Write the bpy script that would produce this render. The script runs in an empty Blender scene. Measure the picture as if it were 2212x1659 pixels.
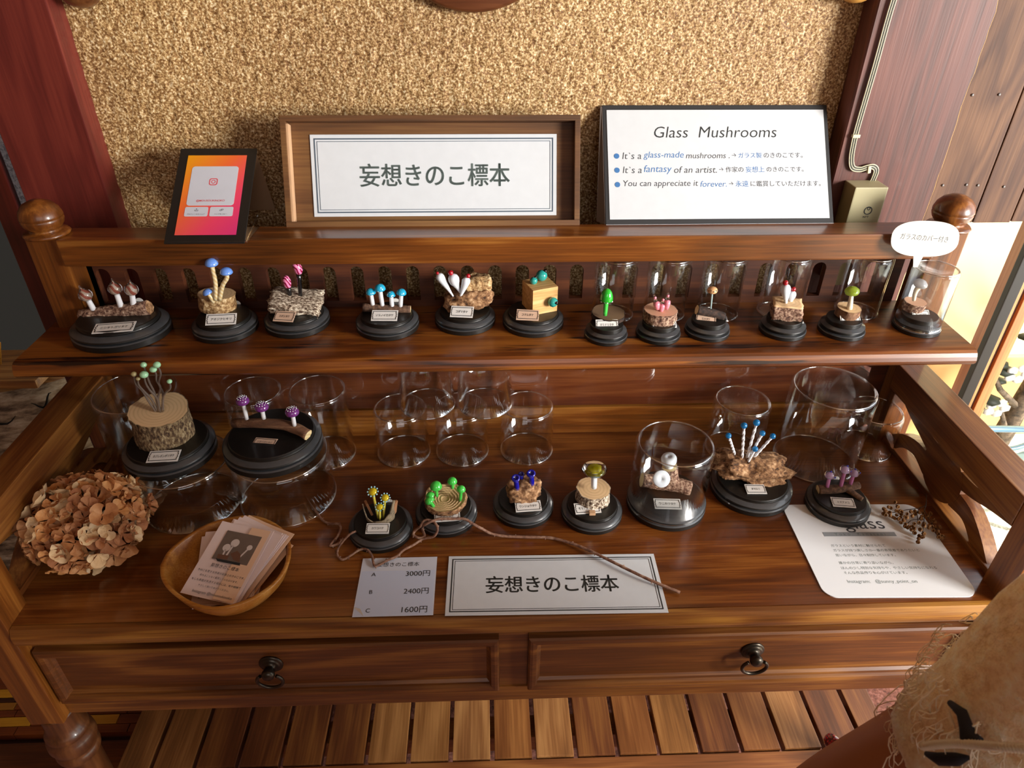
import bpy, bmesh, math, random
import numpy as np
from mathutils import Vector, Matrix, noise
C = bpy.context.scene
LINK = C.collection.objects.link
PI = math.pi
R = math.radians
random.seed(7)

# ------------------------------------------------------------------ camera
CX, CY, CZ = -0.00367, -0.39815, 0.50829
PIT, YAW, ROL, FPX = 0.58298, -0.04007, 0.00727, 1507.97
def _axes():
    cp, sp, cy, sy = math.cos(PIT), math.sin(PIT), math.cos(YAW), math.sin(YAW)
    f = Vector((-sy*cp, cy*cp, -sp)); ri = Vector((cy, sy, 0)); up = ri.cross(f)
    cr, sr = math.cos(ROL), math.sin(ROL)
    return cr*ri+sr*up, -sr*ri+cr*up, f
RI, UP, FW = _axes()
camd = bpy.data.cameras.new('camera'); cam = bpy.data.objects.new('camera', camd); LINK(cam)
camd.sensor_width = 36; camd.lens = FPX/2212*36; camd.clip_start = 0.02
m = Matrix((RI, UP, -FW)).transposed().to_4x4(); m.translation = (CX, CY, CZ); cam.matrix_world = m
camd.dof.use_dof = True; camd.dof.focus_distance = 0.66; camd.dof.aperture_fstop = 18
C.camera = cam

# ------------------------------------------------------------------ world, sun, window light, added fill, exposure
w = bpy.data.worlds.new('sky'); C.world = w; w.use_nodes = True
bg = w.node_tree.nodes['Background']; bg.inputs[0].default_value = (0.80, 0.88, 1.0, 1); bg.inputs[1].default_value = 0.6
def light(name, typ, loc, target, energy, color, size=None, sizey=None, angle=None):
    d = bpy.data.lights.new(name, typ); d.energy = energy; d.color = color
    if typ == 'AREA':
        d.shape = 'RECTANGLE'; d.size = size; d.size_y = sizey or size
    if angle: d.angle = angle
    o = bpy.data.objects.new(name, d); LINK(o); o.location = loc
    o.rotation_euler = (Vector(target)-Vector(loc)).to_track_quat('-Z', 'Y').to_euler()
    return o
light('sun', 'SUN', (3, -2, 5), (2.55, -1.75, 4.15), 13.0, (1.0, 0.94, 0.82), angle=R(1.5))
light('doorway_daylight', 'AREA', (1.72, -0.95, 0.56), (0.0, 0.2, 0.1), 86, (1.0, 0.96, 0.90), 0.6, 0.6)
light('window_daylight', 'AREA', (1.0, 0.12, 0.25), (0.1, 0.12, 0.02), 4.5, (0.90, 0.95, 1.0), 0.8, 0.9)
light('room_fill', 'AREA', (0.45, -2.0, 0.95), (0.0, 0.2, 0.0), 6.5, (0.98, 0.97, 1.0), 1.3, 0.8)  # soft fill added behind the camera, no window stands there
C.view_settings.view_transform = 'Standard'; C.view_settings.look = 'None'
C.view_settings.gamma = 1; C.view_settings.use_curve_mapping = False
C.view_settings.exposure = 0.0
C.cycles.transparent_max_bounces = 48
C.cycles.max_bounces = 10
C.cycles.sample_clamp_indirect = 4.0

# ------------------------------------------------------------------ pixel -> point on a plane of the place
def _at(px, py, ax, v):
    d = FW + RI*((px-1106)/FPX) - UP*((py-829.5)/FPX)
    o = Vector((CX, CY, CZ)); t = (v-o[ax])/d[ax]
    return o + d*t
def az(px, py, z=0.0): return _at(px, py, 2, z)
def ay(px, py, y): return _at(px, py, 1, y)
def ax_(px, py, x): return _at(px, py, 0, x)

# ------------------------------------------------------------------ mesh helpers
class MB:
    def __init__(s): s.v = []; s.f = []; s.m = []; s.s = []
    def add(s, vs, fs, mat=0, smooth=False, M=None):
        b = len(s.v)
        for v in vs:
            v = Vector(v); s.v.append(tuple(M @ v) if M else tuple(v))
        for f in fs: s.f.append(tuple(b+i for i in f)); s.m.append(mat); s.s.append(smooth)
        return s
    def mesh(s, name, mats):
        me = bpy.data.meshes.new(name); me.from_pydata(s.v, [], s.f)
        for q in (mats if isinstance(mats, (list, tuple)) else [mats]): me.materials.append(q)
        me.polygons.foreach_set('material_index', s.m); me.polygons.foreach_set('use_smooth', s.s)
        me.update(); return me
    def obj(s, name, mats, parent=None, loc=None, M=None): return put(name, s.mesh(name, mats), parent, loc, M)
def put(name, me, parent=None, loc=None, M=None):
    o = bpy.data.objects.new(name, me); LINK(o)
    if parent: o.parent = parent
    if M is not None: o.matrix_local = M
    if loc is not None: o.location = loc
    return o
def empty(name, loc=(0,0,0), rz=0, M=None):
    o = bpy.data.objects.new(name, None); LINK(o); o.empty_display_size = 0.01
    if M is not None: o.matrix_world = M
    else: o.location = loc; o.rotation_euler = (0, 0, rz)
    return o
def tag(o, label=None, cat=None, group=None, kind=None):
    if label: o['label'] = label
    if cat: o['category'] = cat
    if group: o['group'] = group
    if kind: o['kind'] = kind
    return o
def box(mb, a, b, bev=0.0, mat=0, M=None, taper=None):
    """axis box a..b with chamfered edges"""
    bm = bmesh.new(); bmesh.ops.create_cube(bm, size=1)
    a, b = Vector(a), Vector(b)
    for v in bm.verts: v.co = Vector([(a[i]+b[i])/2 + v.co[i]*(b[i]-a[i]) for i in range(3)])
    if bev > 0: bmesh.ops.bevel(bm, geom=list(bm.edges), offset=bev, segments=2, profile=0.7, affect='EDGES')
    bm.verts.index_update()
    mb.add([v.co.copy() for v in bm.verts], [[v.index for v in f.verts] for f in bm.faces], mat, False, M)
    bm.free(); return mb
def lathe(mb, prof, n=40, mat=0, M=None, sx=1, sy=1, smooth=True, jit=None, mats=None):
    vs, fs = [], []
    for r, z in prof:
        for k in range(n):
            a = 2*PI*k/n; rr = r*(jit(a, z) if jit else 1)
            vs.append((rr*math.cos(a)*sx, rr*math.sin(a)*sy, z))
    b0 = len(mb.v)
    for i in range(len(prof)-1):
        mm = mats[i] if mats else mat
        q = [(i*n+k, i*n+(k+1) % n, (i+1)*n+(k+1) % n, (i+1)*n+k) for k in range(n)]
        for f in q: fs.append((f, mm))
    for v in vs:
        v = Vector(v); mb.v.append(tuple(M @ v) if M else tuple(v))
    for f, mm in fs: mb.f.append(tuple(b0+i for i in f)); mb.m.append(mm); mb.s.append(smooth)
    for i in (0, len(prof)-1):
        if prof[i][0] > 1e-6:
            f = tuple(b0+i*n+k for k in range(n)); f = f[::-1] if i == 0 else f
            mb.f.append(f); mb.m.append(mats[min(i, len(prof)-2)] if mats else mat); mb.s.append(False)
    return mb
def spline(pts, n):
    """Catmull-Rom resample; points of any dimension"""
    P = [np.array(p, float) for p in pts]; P = [2*P[0]-P[1]] + P + [2*P[-1]-P[-2]]
    out = []
    segs = len(P)-3
    for i in range(n+1):
        u = i/n*segs; k = min(int(u), segs-1); t = u-k
        a, b, c, d = P[k:k+4]
        out.append(0.5*((2*b)+(-a+c)*t+(2*a-5*b+4*c-d)*t*t+(-a+3*b-3*c+d)*t**3))
    return out
def tube(mb, pts, rad, n=8, mat=0, M=None, caps=True, capmat=None, jit=0, sm=True, twist=0, sq=1.0):
    P = [Vector(p) for p in pts]
    rs = rad if isinstance(rad, (list, tuple)) else [rad]*len(P)
    T = [(P[min(i+1, len(P)-1)]-P[max(i-1, 0)]).normalized() for i in range(len(P))]
    u = T[0].orthogonal().normalized(); vs = []
    for i, p in enumerate(P):
        u = (u-T[i]*u.dot(T[i])).normalized(); v = T[i].cross(u)
        for k in range(n):
            a = 2*PI*k/n + twist*i; r = rs[i]
            if jit: r *= 1+jit*noise.noise(Vector((p.x*90+k*1.7, p.y*90+i*.6, p.z*90+k)))
            e = 1+ (sq-1)*(0.5+0.5*math.cos(2*(a-twist*i*0))) if sq != 1 else 1
            vs.append(p+u*(math.cos(a)*r*e)+v*(math.sin(a)*r))
    fs = [(i*n+k, i*n+(k+1) % n, (i+1)*n+(k+1) % n, (i+1)*n+k) for i in range(len(P)-1) for k in range(n)]
    mb.add(vs, fs, mat, sm, M)
    if caps:
        b = len(mb.v)-len(vs); cm = mat if capmat is None else capmat
        mb.f.append(tuple(b+k for k in range(n))[::-1]); mb.m.append(cm); mb.s.append(False)
        mb.f.append(tuple(b+(len(P)-1)*n+k for k in range(n))); mb.m.append(cm); mb.s.append(False)
    return mb
def ball(mb, c, r, sc=(1,1,1), mat=0, sub=2, M=None, disp=0, freq=30, seed=0):
    bm = bmesh.new(); bmesh.ops.create_icosphere(bm, subdivisions=sub, radius=1)
    vs = []
    for v in bm.verts:
        d = 1 + (disp*noise.fractal(v.co*freq+Vector((seed, seed*1.3, 0)), 1, 2, 4) if disp else 0)
        vs.append(Vector((v.co.x*sc[0]*r*d, v.co.y*sc[1]*r*d, v.co.z*sc[2]*r*d))+Vector(c))
    mb.add(vs, [[v.index for v in f.verts] for f in bm.faces], mat, True, M); bm.free(); return mb
def chunk(mb, size, seed, disp=0.12, freq=2.2, sub=14, mat=0, M=None, round_=0.35, mats2=None):
    """rough block of wood: subdivided box, softened and displaced"""
    bm = bmesh.new(); bmesh.ops.create_cube(bm, size=2)
    bmesh.ops.subdivide_edges(bm, edges=list(bm.edges), cuts=sub, use_grid_fill=True)
    off = Vector((seed*3.1, seed*1.7, seed)); vs = []; 
    for v in bm.verts:
        c = v.co; s = c.normalized(); q = c.lerp(s*1.15, round_)
        d = noise.fractal(q*freq+off, 1.0, 2.0, 5)*disp + noise.noise(q*freq*5+off)*disp*.28
        q = q*(1+d)
        vs.append(Vector((q.x*size[0]/2, q.y*size[1]/2, q.z*size[2]/2)))
    bm.verts.index_update()
    for f in bm.faces:
        pass
    fs = [[v.index for v in f.verts] for f in bm.faces]
    b = len(mb.f); mb.add(vs, fs, mat, True, M)
    if mats2 is not None:
        for i, f in enumerate(bm.faces):
            if f.calc_center_median().z > 0.9: mb.m[b+i] = mats2
    bm.free(); return mb
def prism(mb, poly, z0, z1, mat=0, M=None):
    n = len(poly); vs = [(x, y, z0) for x, y in poly]+[(x, y, z1) for x, y in poly]
    fs = [tuple(range(n))[::-1], tuple(range(n, 2*n))]+[(i, (i+1) % n, n+(i+1) % n, n+i) for i in range(n)]
    mb.add(vs, fs, mat, False, M); return mb
def rrect(w, h, r, n=6, cx=0, cy=0):
    out = []
    for sx, sy, a0 in ((1,1,0), (-1,1,90), (-1,-1,180), (1,-1,270)):
        for k in range(n+1):
            a = R(a0+90*k/n); out.append((cx+sx*(w/2-r)+r*math.cos(a), cy+sy*(h/2-r)+r*math.sin(a)))
    return out
def ring2d(mb, outer, inner, z0, z1, mat=0):
    n = len(outer); vs = [(x,y,z0) for x,y in outer]+[(x,y,z0) for x,y in inner]+[(x,y,z1) for x,y in outer]+[(x,y,z1) for x,y in inner]
    fs = []
    for i in range(n):
        j = (i+1) % n
        fs += [(i, n+i, n+j, j), (2*n+i, 2*n+j, 3*n+j, 3*n+i), (i, j, 2*n+j, 2*n+i), (n+i, 3*n+i, 3*n+j, n+j)]
    mb.add(vs, fs, mat); return mb
def text_mesh(body, width=None, height=None, bold=0.0, shear=0.0, spacing=1.0, align='CENTER', name='lettering', over=0.0, mat=None):
    c = bpy.data.curves.new('t', 'FONT'); c.body = body; c.align_x = align; c.offset = bold; c.shear = shear; c.space_character = spacing
    c.resolution_u = 3 if len(body) > 12 else 5
    o = bpy.data.objects.new('t', c); LINK(o)
    dg = bpy.context.evaluated_depsgraph_get(); me = bpy.data.meshes.new_from_object(o.evaluated_get(dg))
    bpy.data.objects.remove(o); bpy.data.curves.remove(c)
    if not len(me.vertices): return me
    n = len(me.vertices); a = np.empty(n*3, np.float32); me.vertices.foreach_get('co', a); a = a.reshape(-1, 3)
    lo, hi = a.min(0), a.max(0)
    s = (width/(hi[0]-lo[0])) if width else height/(hi[1]-lo[1])
    if width and height: sy = height/(hi[1]-lo[1])
    else: sy = s
    if align == 'CENTER': a[:, 0] -= (lo[0]+hi[0])/2
    else: a[:, 0] -= lo[0]
    a[:, 1] -= (lo[1]+hi[1])/2
    a[:, 0] *= s; a[:, 1] *= sy; a[:, 2] = 0
    me.vertices.foreach_set('co', a.ravel()); me.update()
    if over:
        bm = bmesh.new()
        for dx, dy in ((-over, 0), (over, 0), (0, over*.6), (0, -over*.6)):
            me.transform(Matrix.Translation((dx, dy, 0))); bm.from_mesh(me); me.transform(Matrix.Translation((-dx, -dy, 0)))
        bm.to_mesh(me); bm.free()
    me.name = name
    me.materials.clear(); me.materials.append(mat); return me
def frame(o, ex, ey):
    ex = Vector(ex).normalized(); ey = Vector(ey); ey = (ey-ex*ey.dot(ex)).normalized(); ez = ex.cross(ey)
    M = Matrix((ex, ey, ez)).transposed().to_4x4(); M.translation = Vector(o); return M
def T(x, y, z=0, rz=0): return Matrix.Translation((x, y, z)) @ Matrix.Rotation(rz, 4, 'Z')

# ------------------------------------------------------------------ materials
def newmat(name):
    m = bpy.data.materials.new(name); m.use_nodes = True; nt = m.node_tree
    return m, nt, nt.nodes['Principled BSDF']
def col(h):
    if isinstance(h, str):
        c = [int(h[i:i+2], 16)/255 for i in (0, 2, 4)]
        return tuple((x/12.92 if x <= .04045 else ((x+.055)/1.055)**2.4) for x in c)+(1,)
    return tuple(h)+(1,)
def plain(name, h, rough=0.5, metal=0, coat=0, spec=0.5, sub=0, noise_amt=0.0, noise_scale=60, bump=0.0, trans=0, ior=1.5, emit=0):
    m, nt, b = newmat(name); c = col(h)
    b.inputs['Base Color'].default_value = c; b.inputs['Roughness'].default_value = rough; b.inputs['Metallic'].default_value = metal
    b.inputs['Coat Weight'].default_value = coat; b.inputs['Coat Roughness'].default_value = 0.06
    b.inputs['Specular IOR Level'].default_value = spec; b.inputs['IOR'].default_value = ior
    b.inputs['Transmission Weight'].default_value = trans
    if sub: b.inputs['Subsurface Weight'].default_value = sub; b.inputs['Subsurface Radius'].default_value = (.004,.002,.001)
    tc = nt.nodes.new('ShaderNodeTexCoord'); nz = nt.nodes.new('ShaderNodeTexNoise')
    nz.inputs['Scale'].default_value = noise_scale; nz.inputs['Detail'].default_value = 4
    nt.links.new(tc.outputs['Object'], nz.inputs['Vector'])
    if noise_amt:
        mx = nt.nodes.new('ShaderNodeMix'); mx.data_type = 'RGBA'; mx.blend_type = 'MULTIPLY'; mx.inputs[0].default_value = 1
        rp = nt.nodes.new('ShaderNodeMapRange'); rp.inputs[1].default_value = .3; rp.inputs[2].default_value = .7; rp.inputs[3].default_value = 1-noise_amt; rp.inputs[4].default_value = 1
        nt.links.new(nz.outputs[0], rp.inputs[0]); mx.inputs[6].default_value = c
        nt.links.new(rp.outputs[0], mx.inputs[7]); nt.links.new(mx.outputs[2], b.inputs['Base Color'])
    if bump:
        bp = nt.nodes.new('ShaderNodeBump'); bp.inputs['Strength'].default_value = bump; bp.inputs['Distance'].default_value = .001
        nt.links.new(nz.outputs[0], bp.inputs['Height']); nt.links.new(bp.outputs[0], b.inputs['Normal'])
    return m
def wood(name, dark, mid, light_, axis='X', scale=1.0, rough=0.35, coat=0.35, seed=0.0, rings=5.0, bump=0.25, coat_ior=1.5, coat_rough=.12, pores=0.5, worn=None):
    m, nt, b = newmat(name); N = nt.nodes.new; L = nt.links.new
    tc = N('ShaderNodeTexCoord'); mp = N('ShaderNodeMapping')
    st = {'X': (1.2, 11, 11), 'Y': (11, 1.2, 11), 'Z': (11, 11, 1.2)}[axis]
    mp.inputs['Scale'].default_value = [s*scale for s in st]; mp.inputs['Location'].default_value = (seed, seed*1.7, seed*.6)
    L(tc.outputs['Object'], mp.inputs['Vector'])
    n1 = N('ShaderNodeTexNoise'); n1.inputs['Scale'].default_value = 1.3; n1.inputs['Detail'].default_value = 3; n1.inputs['Distortion'].default_value = 0.6
    L(mp.outputs[0], n1.inputs['Vector'])
    # growth-ring bands: sine of the noise field
    mu = N('ShaderNodeMath'); mu.operation = 'MULTIPLY'; mu.inputs[1].default_value = rings*6.283
    L(n1.outputs[0], mu.inputs[0]); sn = N('ShaderNodeMath'); sn.operation = 'SINE'; L(mu.outputs[0], sn.inputs[0])
    mr = N('ShaderNodeMapRange'); mr.inputs[1].default_value = -1; mr.inputs[2].default_value = 1; L(sn.outputs[0], mr.inputs[0])
    # fine fibre
    mp2 = N('ShaderNodeMapping'); st2 = {'X': (14, 420, 420), 'Y': (420, 14, 420), 'Z': (420, 420, 14)}[axis]
    mp2.inputs['Scale'].default_value = [s*scale for s in st2]; L(tc.outputs['Object'], mp2.inputs['Vector'])
    n2 = N('ShaderNodeTexNoise'); n2.inputs['Scale'].default_value = 1; n2.inputs['Detail'].default_value = 3; L(mp2.outputs[0], n2.inputs['Vector'])
    n3 = N('ShaderNodeTexNoise'); n3.inputs['Scale'].default_value = 3.2*scale; n3.inputs['Detail'].default_value = 2; L(tc.outputs['Object'], n3.inputs['Vector'])
    a1 = N('ShaderNodeMath'); a1.operation = 'MULTIPLY_ADD'; a1.inputs[1].default_value = .22; L(mr.outputs[0], a1.inputs[0])
    a2 = N('ShaderNodeMath'); a2.operation = 'MULTIPLY_ADD'; a2.inputs[1].default_value = .62; L(n3.outputs[0], a2.inputs[0])
    a3 = N('ShaderNodeMath'); a3.operation = 'MULTIPLY'; a3.inputs[1].default_value = pores; L(n2.outputs[0], a3.inputs[0])
    L(a3.outputs[0], a2.inputs[2]); L(a2.outputs[0], a1.inputs[2])
    cr = N('ShaderNodeValToRGB'); e = cr.color_ramp.elements
    e[0].position = .34; e[0].color = col(dark); e[1].position = .98; e[1].color = col(light_)
    k = e.new(.66); k.color = col(mid)
    L(a1.outputs[0], cr.inputs[0])
    out = cr.outputs[0]
    if worn:  # dark stain streaks
        mp3 = N('ShaderNodeMapping'); st3 = {'X': (9, 110, 110), 'Y': (110, 9, 110), 'Z': (110, 110, 9)}[axis]
        mp3.inputs['Scale'].default_value = st3; L(tc.outputs['Object'], mp3.inputs['Vector'])
        n4 = N('ShaderNodeTexNoise'); n4.inputs['Scale'].default_value = 1; n4.inputs['Detail'].default_value = 4; L(mp3.outputs[0], n4.inputs['Vector'])
        r4 = N('ShaderNodeMapRange'); r4.inputs[1].default_value = .58; r4.inputs[2].default_value = .66; L(n4.outputs[0], r4.inputs[0])
        mx = N('ShaderNodeMix'); mx.data_type = 'RGBA'; L(r4.outputs[0], mx.inputs[0]); L(out, mx.inputs[6]); mx.inputs[7].default_value = col(worn); out = mx.outputs[2]
    L(out, b.inputs['Base Color'])
    b.inputs['Roughness'].default_value = rough; b.inputs['Coat Weight'].default_value = coat
    b.inputs['Coat Roughness'].default_value = coat_rough; b.inputs['Coat IOR'].default_value = coat_ior
    bp = N('ShaderNodeBump'); bp.inputs['Strength'].default_value = bump; bp.inputs['Distance'].default_value = .0004
    L(n2.outputs[0], bp.inputs['Height']); L(bp.outputs[0], b.inputs['Normal'])
    return m
def cutwood(name, light_, dark, freq=560, off=(0,0), rough=.7):
    """end grain with growth rings round the object's own Z axis"""
    m, nt, b = newmat(name); N = nt.nodes.new; L = nt.links.new
    tc = N('ShaderNodeTexCoord'); mp = N('ShaderNodeMapping'); mp.inputs['Location'].default_value = (off[0], off[1], 0)
    L(tc.outputs['Object'], mp.inputs[0])
    wv = N('ShaderNodeTexWave'); wv.wave_type = 'RINGS'; wv.rings_direction = 'Z'
    wv.inputs['Scale'].default_value = freq/6.283; wv.inputs['Distortion'].default_value = 1.6; wv.inputs['Detail'].default_value = 2; wv.inputs['Detail Scale'].default_value = .6
    L(mp.outputs[0], wv.inputs['Vector'])
    nz = N('ShaderNodeTexNoise'); nz.inputs['Scale'].default_value = 60; L(tc.outputs['Object'], nz.inputs['Vector'])
    ad = N('ShaderNodeMath'); ad.operation = 'MULTIPLY_ADD'; ad.inputs[1].default_value = .55; L(wv.outputs['Fac'], ad.inputs[0])
    a2 = N('ShaderNodeMath'); a2.operation = 'MULTIPLY'; a2.inputs[1].default_value = .6; L(nz.outputs[0], a2.inputs[0]); L(a2.outputs[0], ad.inputs[2])
    cr = N('ShaderNodeValToRGB'); cr.color_ramp.elements[0].position = -.0; cr.color_ramp.elements[0].color = col(dark); cr.color_ramp.elements[1].position = .62; cr.color_ramp.elements[1].color = col(light_)
    L(ad.outputs[0], cr.inputs[0]); L(cr.outputs[0], b.inputs['Base Color']); b.inputs['Roughness'].default_value = rough
    return m
def rough_tex(name, cols, scale=300, stretch=(1,1,1), rough=.85, bump=.8, dist=.001, detail=5, lo=.35, hi=.68):
    m, nt, b = newmat(name); N = nt.nodes.new; L = nt.links.new
    tc = N('ShaderNodeTexCoord'); mp = N('ShaderNodeMapping'); mp.inputs['Scale'].default_value = stretch; L(tc.outputs['Object'], mp.inputs[0])
    nz = N('ShaderNodeTexNoise'); nz.inputs['Scale'].default_value = scale; nz.inputs['Detail'].default_value = detail; nz.inputs['Roughness'].default_value = .65
    L(mp.outputs[0], nz.inputs['Vector'])
    cr = N('ShaderNodeValToRGB'); e = cr.color_ramp.elements
    e[0].position = lo; e[0].color = col(cols[0]); e[1].position = hi; e[1].color = col(cols[-1])
    for i, c in enumerate(cols[1:-1]): k = e.new(lo+(hi-lo)*(i+1)/(len(cols)-1)); k.color = col(c)
    L(nz.outputs[0], cr.inputs[0]); L(cr.outputs[0], b.inputs['Base Color']); b.inputs['Roughness'].default_value = rough
    bp = N('ShaderNodeBump'); bp.inputs['Strength'].default_value = bump; bp.inputs['Distance'].default_value = dist
    L(nz.outputs[0], bp.inputs['Height']); L(bp.outputs[0], b.inputs['Normal'])
    return m
def thin_glass(name, tint=(.985,.99,.988), gain=.85, base=.045):
    m = bpy.data.materials.new(name); m.use_nodes = True; nt = m.node_tree; nt.nodes.clear(); N = nt.nodes.new; L = nt.links.new
    o = N('ShaderNodeOutputMaterial'); tr = N('ShaderNodeBsdfTransparent'); tr.inputs[0].default_value = tint+(1,)
    gl = N('ShaderNodeBsdfGlossy'); gl.inputs['Roughness'].default_value = .015; gl.inputs['Color'].default_value = (1,1,1,1)
    fr = N('ShaderNodeLayerWeight'); fr.inputs['Blend'].default_value = .5
    ma = N('ShaderNodeMath'); ma.operation = 'MULTIPLY_ADD'; ma.inputs[1].default_value = gain; ma.inputs[2].default_value = base; ma.use_clamp = True
    pw = N('ShaderNodeMath'); pw.operation = 'POWER'; pw.inputs[1].default_value = 4.5
    L(fr.outputs['Facing'], pw.inputs[0]); L(pw.outputs[0], ma.inputs[0])
    mx = N('ShaderNodeMixShader'); L(ma.outputs[0], mx.inputs[0]); L(tr.outputs[0], mx.inputs[1]); L(gl.outputs[0], mx.inputs[2])
    L(mx.outputs[0], o.inputs[0]); return m
def dotted(name, base, dot, scale=420, thr=.32, rough=.12):
    m, nt, b = newmat(name); N = nt.nodes.new; L = nt.links.new
    tc = N('ShaderNodeTexCoord'); vo = N('ShaderNodeTexVoronoi'); vo.inputs['Scale'].default_value = scale; L(tc.outputs['Object'], vo.inputs['Vector'])
    lt = N('ShaderNodeMath'); lt.operation = 'LESS_THAN'; lt.inputs[1].default_value = thr; L(vo.outputs['Distance'], lt.inputs[0])
    mx = N('ShaderNodeMix'); mx.data_type = 'RGBA'; L(lt.outputs[0], mx.inputs[0]); mx.inputs[6].default_value = col(base); mx.inputs[7].default_value = col(dot)
    L(mx.outputs[2], b.inputs['Base Color']); b.inputs['Roughness'].default_value = rough; b.inputs['Coat Weight'].default_value = .6; return m
def striped(name, c1, c2, axis='Z', scale=60, dist=2, rough=.1, coat=.5, trans=0):
    m, nt, b = newmat(name); N = nt.nodes.new; L = nt.links.new
    tc = N('ShaderNodeTexCoord'); wv = N('ShaderNodeTexWave'); wv.bands_direction = axis; wv.inputs['Scale'].default_value = scale; wv.inputs['Distortion'].default_value = dist; wv.inputs['Detail'].default_value = 1
    L(tc.outputs['Object'], wv.inputs['Vector']); cr = N('ShaderNodeValToRGB'); cr.color_ramp.elements[0].position = .4; cr.color_ramp.elements[1].position = .55
    cr.color_ramp.elements[0].color = col(c1); cr.color_ramp.elements[1].color = col(c2); L(wv.outputs['Fac'], cr.inputs[0]); L(cr.outputs[0], b.inputs['Base Color'])
    b.inputs['Roughness'].default_value = rough; b.inputs['Coat Weight'].default_value = coat; b.inputs['Transmission Weight'].default_value = trans; return m
def glassy(name, h, rough=.05, sub=0): return plain(name, h, rough, 0, .8, .6)
def clear(name, h, rough=0.0): return plain(name, h, rough, trans=1, ior=1.47)

D1, D2, D3 = '2c0e04', '5c260c', '9a5420'
M_TOP = wood('desk_top_wood', '2a1006', '66340f', '9a6028', 'X', seed=2.0, rough=.28, coat=.6, coat_rough=.16)
M_SHELF = wood('shelf_wood', '2a1206', '6a360e', 'a06222', 'X', seed=5.3, rough=.34, coat=.35, coat_rough=.2, worn='1d0a04')
M_RAIL = wood('rail_wood', '301806', '703d12', 'a87030', 'X', seed=9.1, rough=.3, coat=.5, coat_rough=.16)
M_BACK = wood('back_panel_wood', '24100a', '4a2312', '6c3a1c', 'X', seed=12.0, rough=.55, coat=.1)
M_GLOSS = wood('polished_panel_wood', '2a1009', '55260f', '74401f', 'X', seed=4.4, rough=.35, coat=1, coat_ior=2.1, coat_rough=.02, bump=.05)
M_SIDE = wood('side_wood', '341808', '6b3a16', '9d6a30', 'Y', seed=1.1, rough=.4, coat=.3)
M_POST = wood('post_wood', '341706', '6e3c12', 'a4682a', 'Z', seed=3.1, rough=.36, coat=.4)
M_LEG = wood('leg_wood', '2c160b', '583118', '7e4f2a', 'Z', seed=6.1, rough=.35, coat=.4)
M_APRON = wood('drawer_wood', '2c1608', '623614', '986228', 'X', seed=7.7, rough=.4, coat=.25, coat_rough=.25)
M_LIP = wood('lip_wood', '301808', '744418', 'b07c34', 'X', seed=8.8, rough=.36, coat=.3)
M_SLAT = [wood('slat_wood', a, b_, c_, 'Y', seed=s, rough=.45, coat=.2) for a, b_, c_, s in (('4a2812', '7c4a24', 'a8703c', 1), ('4c2c14', '8a5a2e', 'b8834c', 2.4), ('3a1e10', '6a3c20', '94602f', 3.7), ('503018', '916036', 'c08c55', 5.2))]
M_FRONTSLAT = wood('slat_front_wood', '4a2812', '86502a', 'b27840', 'X', seed=6.6, rough=.45, coat=.2)
M_RED = wood('red_brown_paint', '4a150e', '64211a', '7a3024', 'Z', seed=1.3, rough=.5, coat=.15, rings=8)
M_RED2 = wood('weathered_red_paint', '40201a', '5e3026', '764436', 'Z', seed=7.3, rough=.55, coat=.1, rings=10, bump=.6)
M_PLANK = wood('weathered_plank', '2a160e', '4c2e1c', '6c4a30', 'Z', seed=2.7, rough=.7, coat=0, rings=12, bump=.8)
M_BOXW = wood('box_frame_wood', '3c2410', '644020', '856034', 'X', seed=3.9, rough=.6, coat=0, rings=3)
M_BOXIN = plain('fresh_wood_edge', 'c9a07a', .8, noise_amt=.15)
M_BOWL = wood('acacia_bowl_wood', '7a4010', 'b07228', 'd8a458', 'X', seed=4.9, scale=2.0, rough=.35, coat=.3, rings=3)
M_BOWLD = wood('bowl_dark_heartwood', '3a1408', '6a2c10', '8f4a1c', 'X', seed=1.9, scale=2.0, rough=.35, coat=.3)
M_BLACK = plain('black_painted_wood', '14120f', .42, coat=.12, noise_amt=.3, noise_scale=200, bump=.1)
M_BLACKB = plain('black_bevel_sheen', '404245', .36, coat=.6, noise_amt=.2, noise_scale=200)  # sheen on the black bevels painted in as a lighter grey
M_GLASS = thin_glass('clear_glass')
M_RIM = thin_glass('glass_rim', gain=.8, base=.55)
M_PAPER = plain('white_paper', 'd2d7dc', .75, noise_amt=.04, noise_scale=90)
M_PAPERB = plain('bluish_paper', 'd0d5e2', .7, noise_amt=.04)
M_PINKP = plain('pinkish_paper', 'e6d2d0', .7, noise_amt=.04)
M_INK = plain('ink', '26292b', .7); M_INKG = plain('grey_ink', '5d6b6b', .7); M_INKGR = plain('pale_grey_ink', '8a8f94', .7)
M_INKB = plain('blue_ink', '3f74ae', .6); M_INKR = plain('red_ink', 'd8505c', .6)
M_TAGP = plain('card_stock', 'e2e0dc', .6); M_TAGK = plain('kraft_card_stock', 'd8b8a0', .6)
M_METAL = plain('dark_pewter', '4a443c', .32, metal=.9)
M_BLK = plain('black_board', '1a1816', .5, noise_amt=.2); M_DGREY = plain('dark_grey_board', '2b2c2e', .55)
M_BEIGE = plain('beige_plastic', 'b4ac86', .5, noise_amt=.05)
M_BARK = rough_tex('grey_bark', ['2a1a0e', '5c452e', '8f7a58', 'b7a684'], 420, (1,1,.45), bump=1, dist=.0015)
M_BARK2 = rough_tex('brown_bark', ['3a221a', '6f4c3c', 'a88872', 'cdb59c'], 380, (1,1,1), bump=1, dist=.0012)
M_BARKS = rough_tex('smooth_twig_bark', ['3f2a1e', '5f4433', '7c5f4a'], 300, (1,1,1), bump=.4, dist=.0005)
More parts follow.
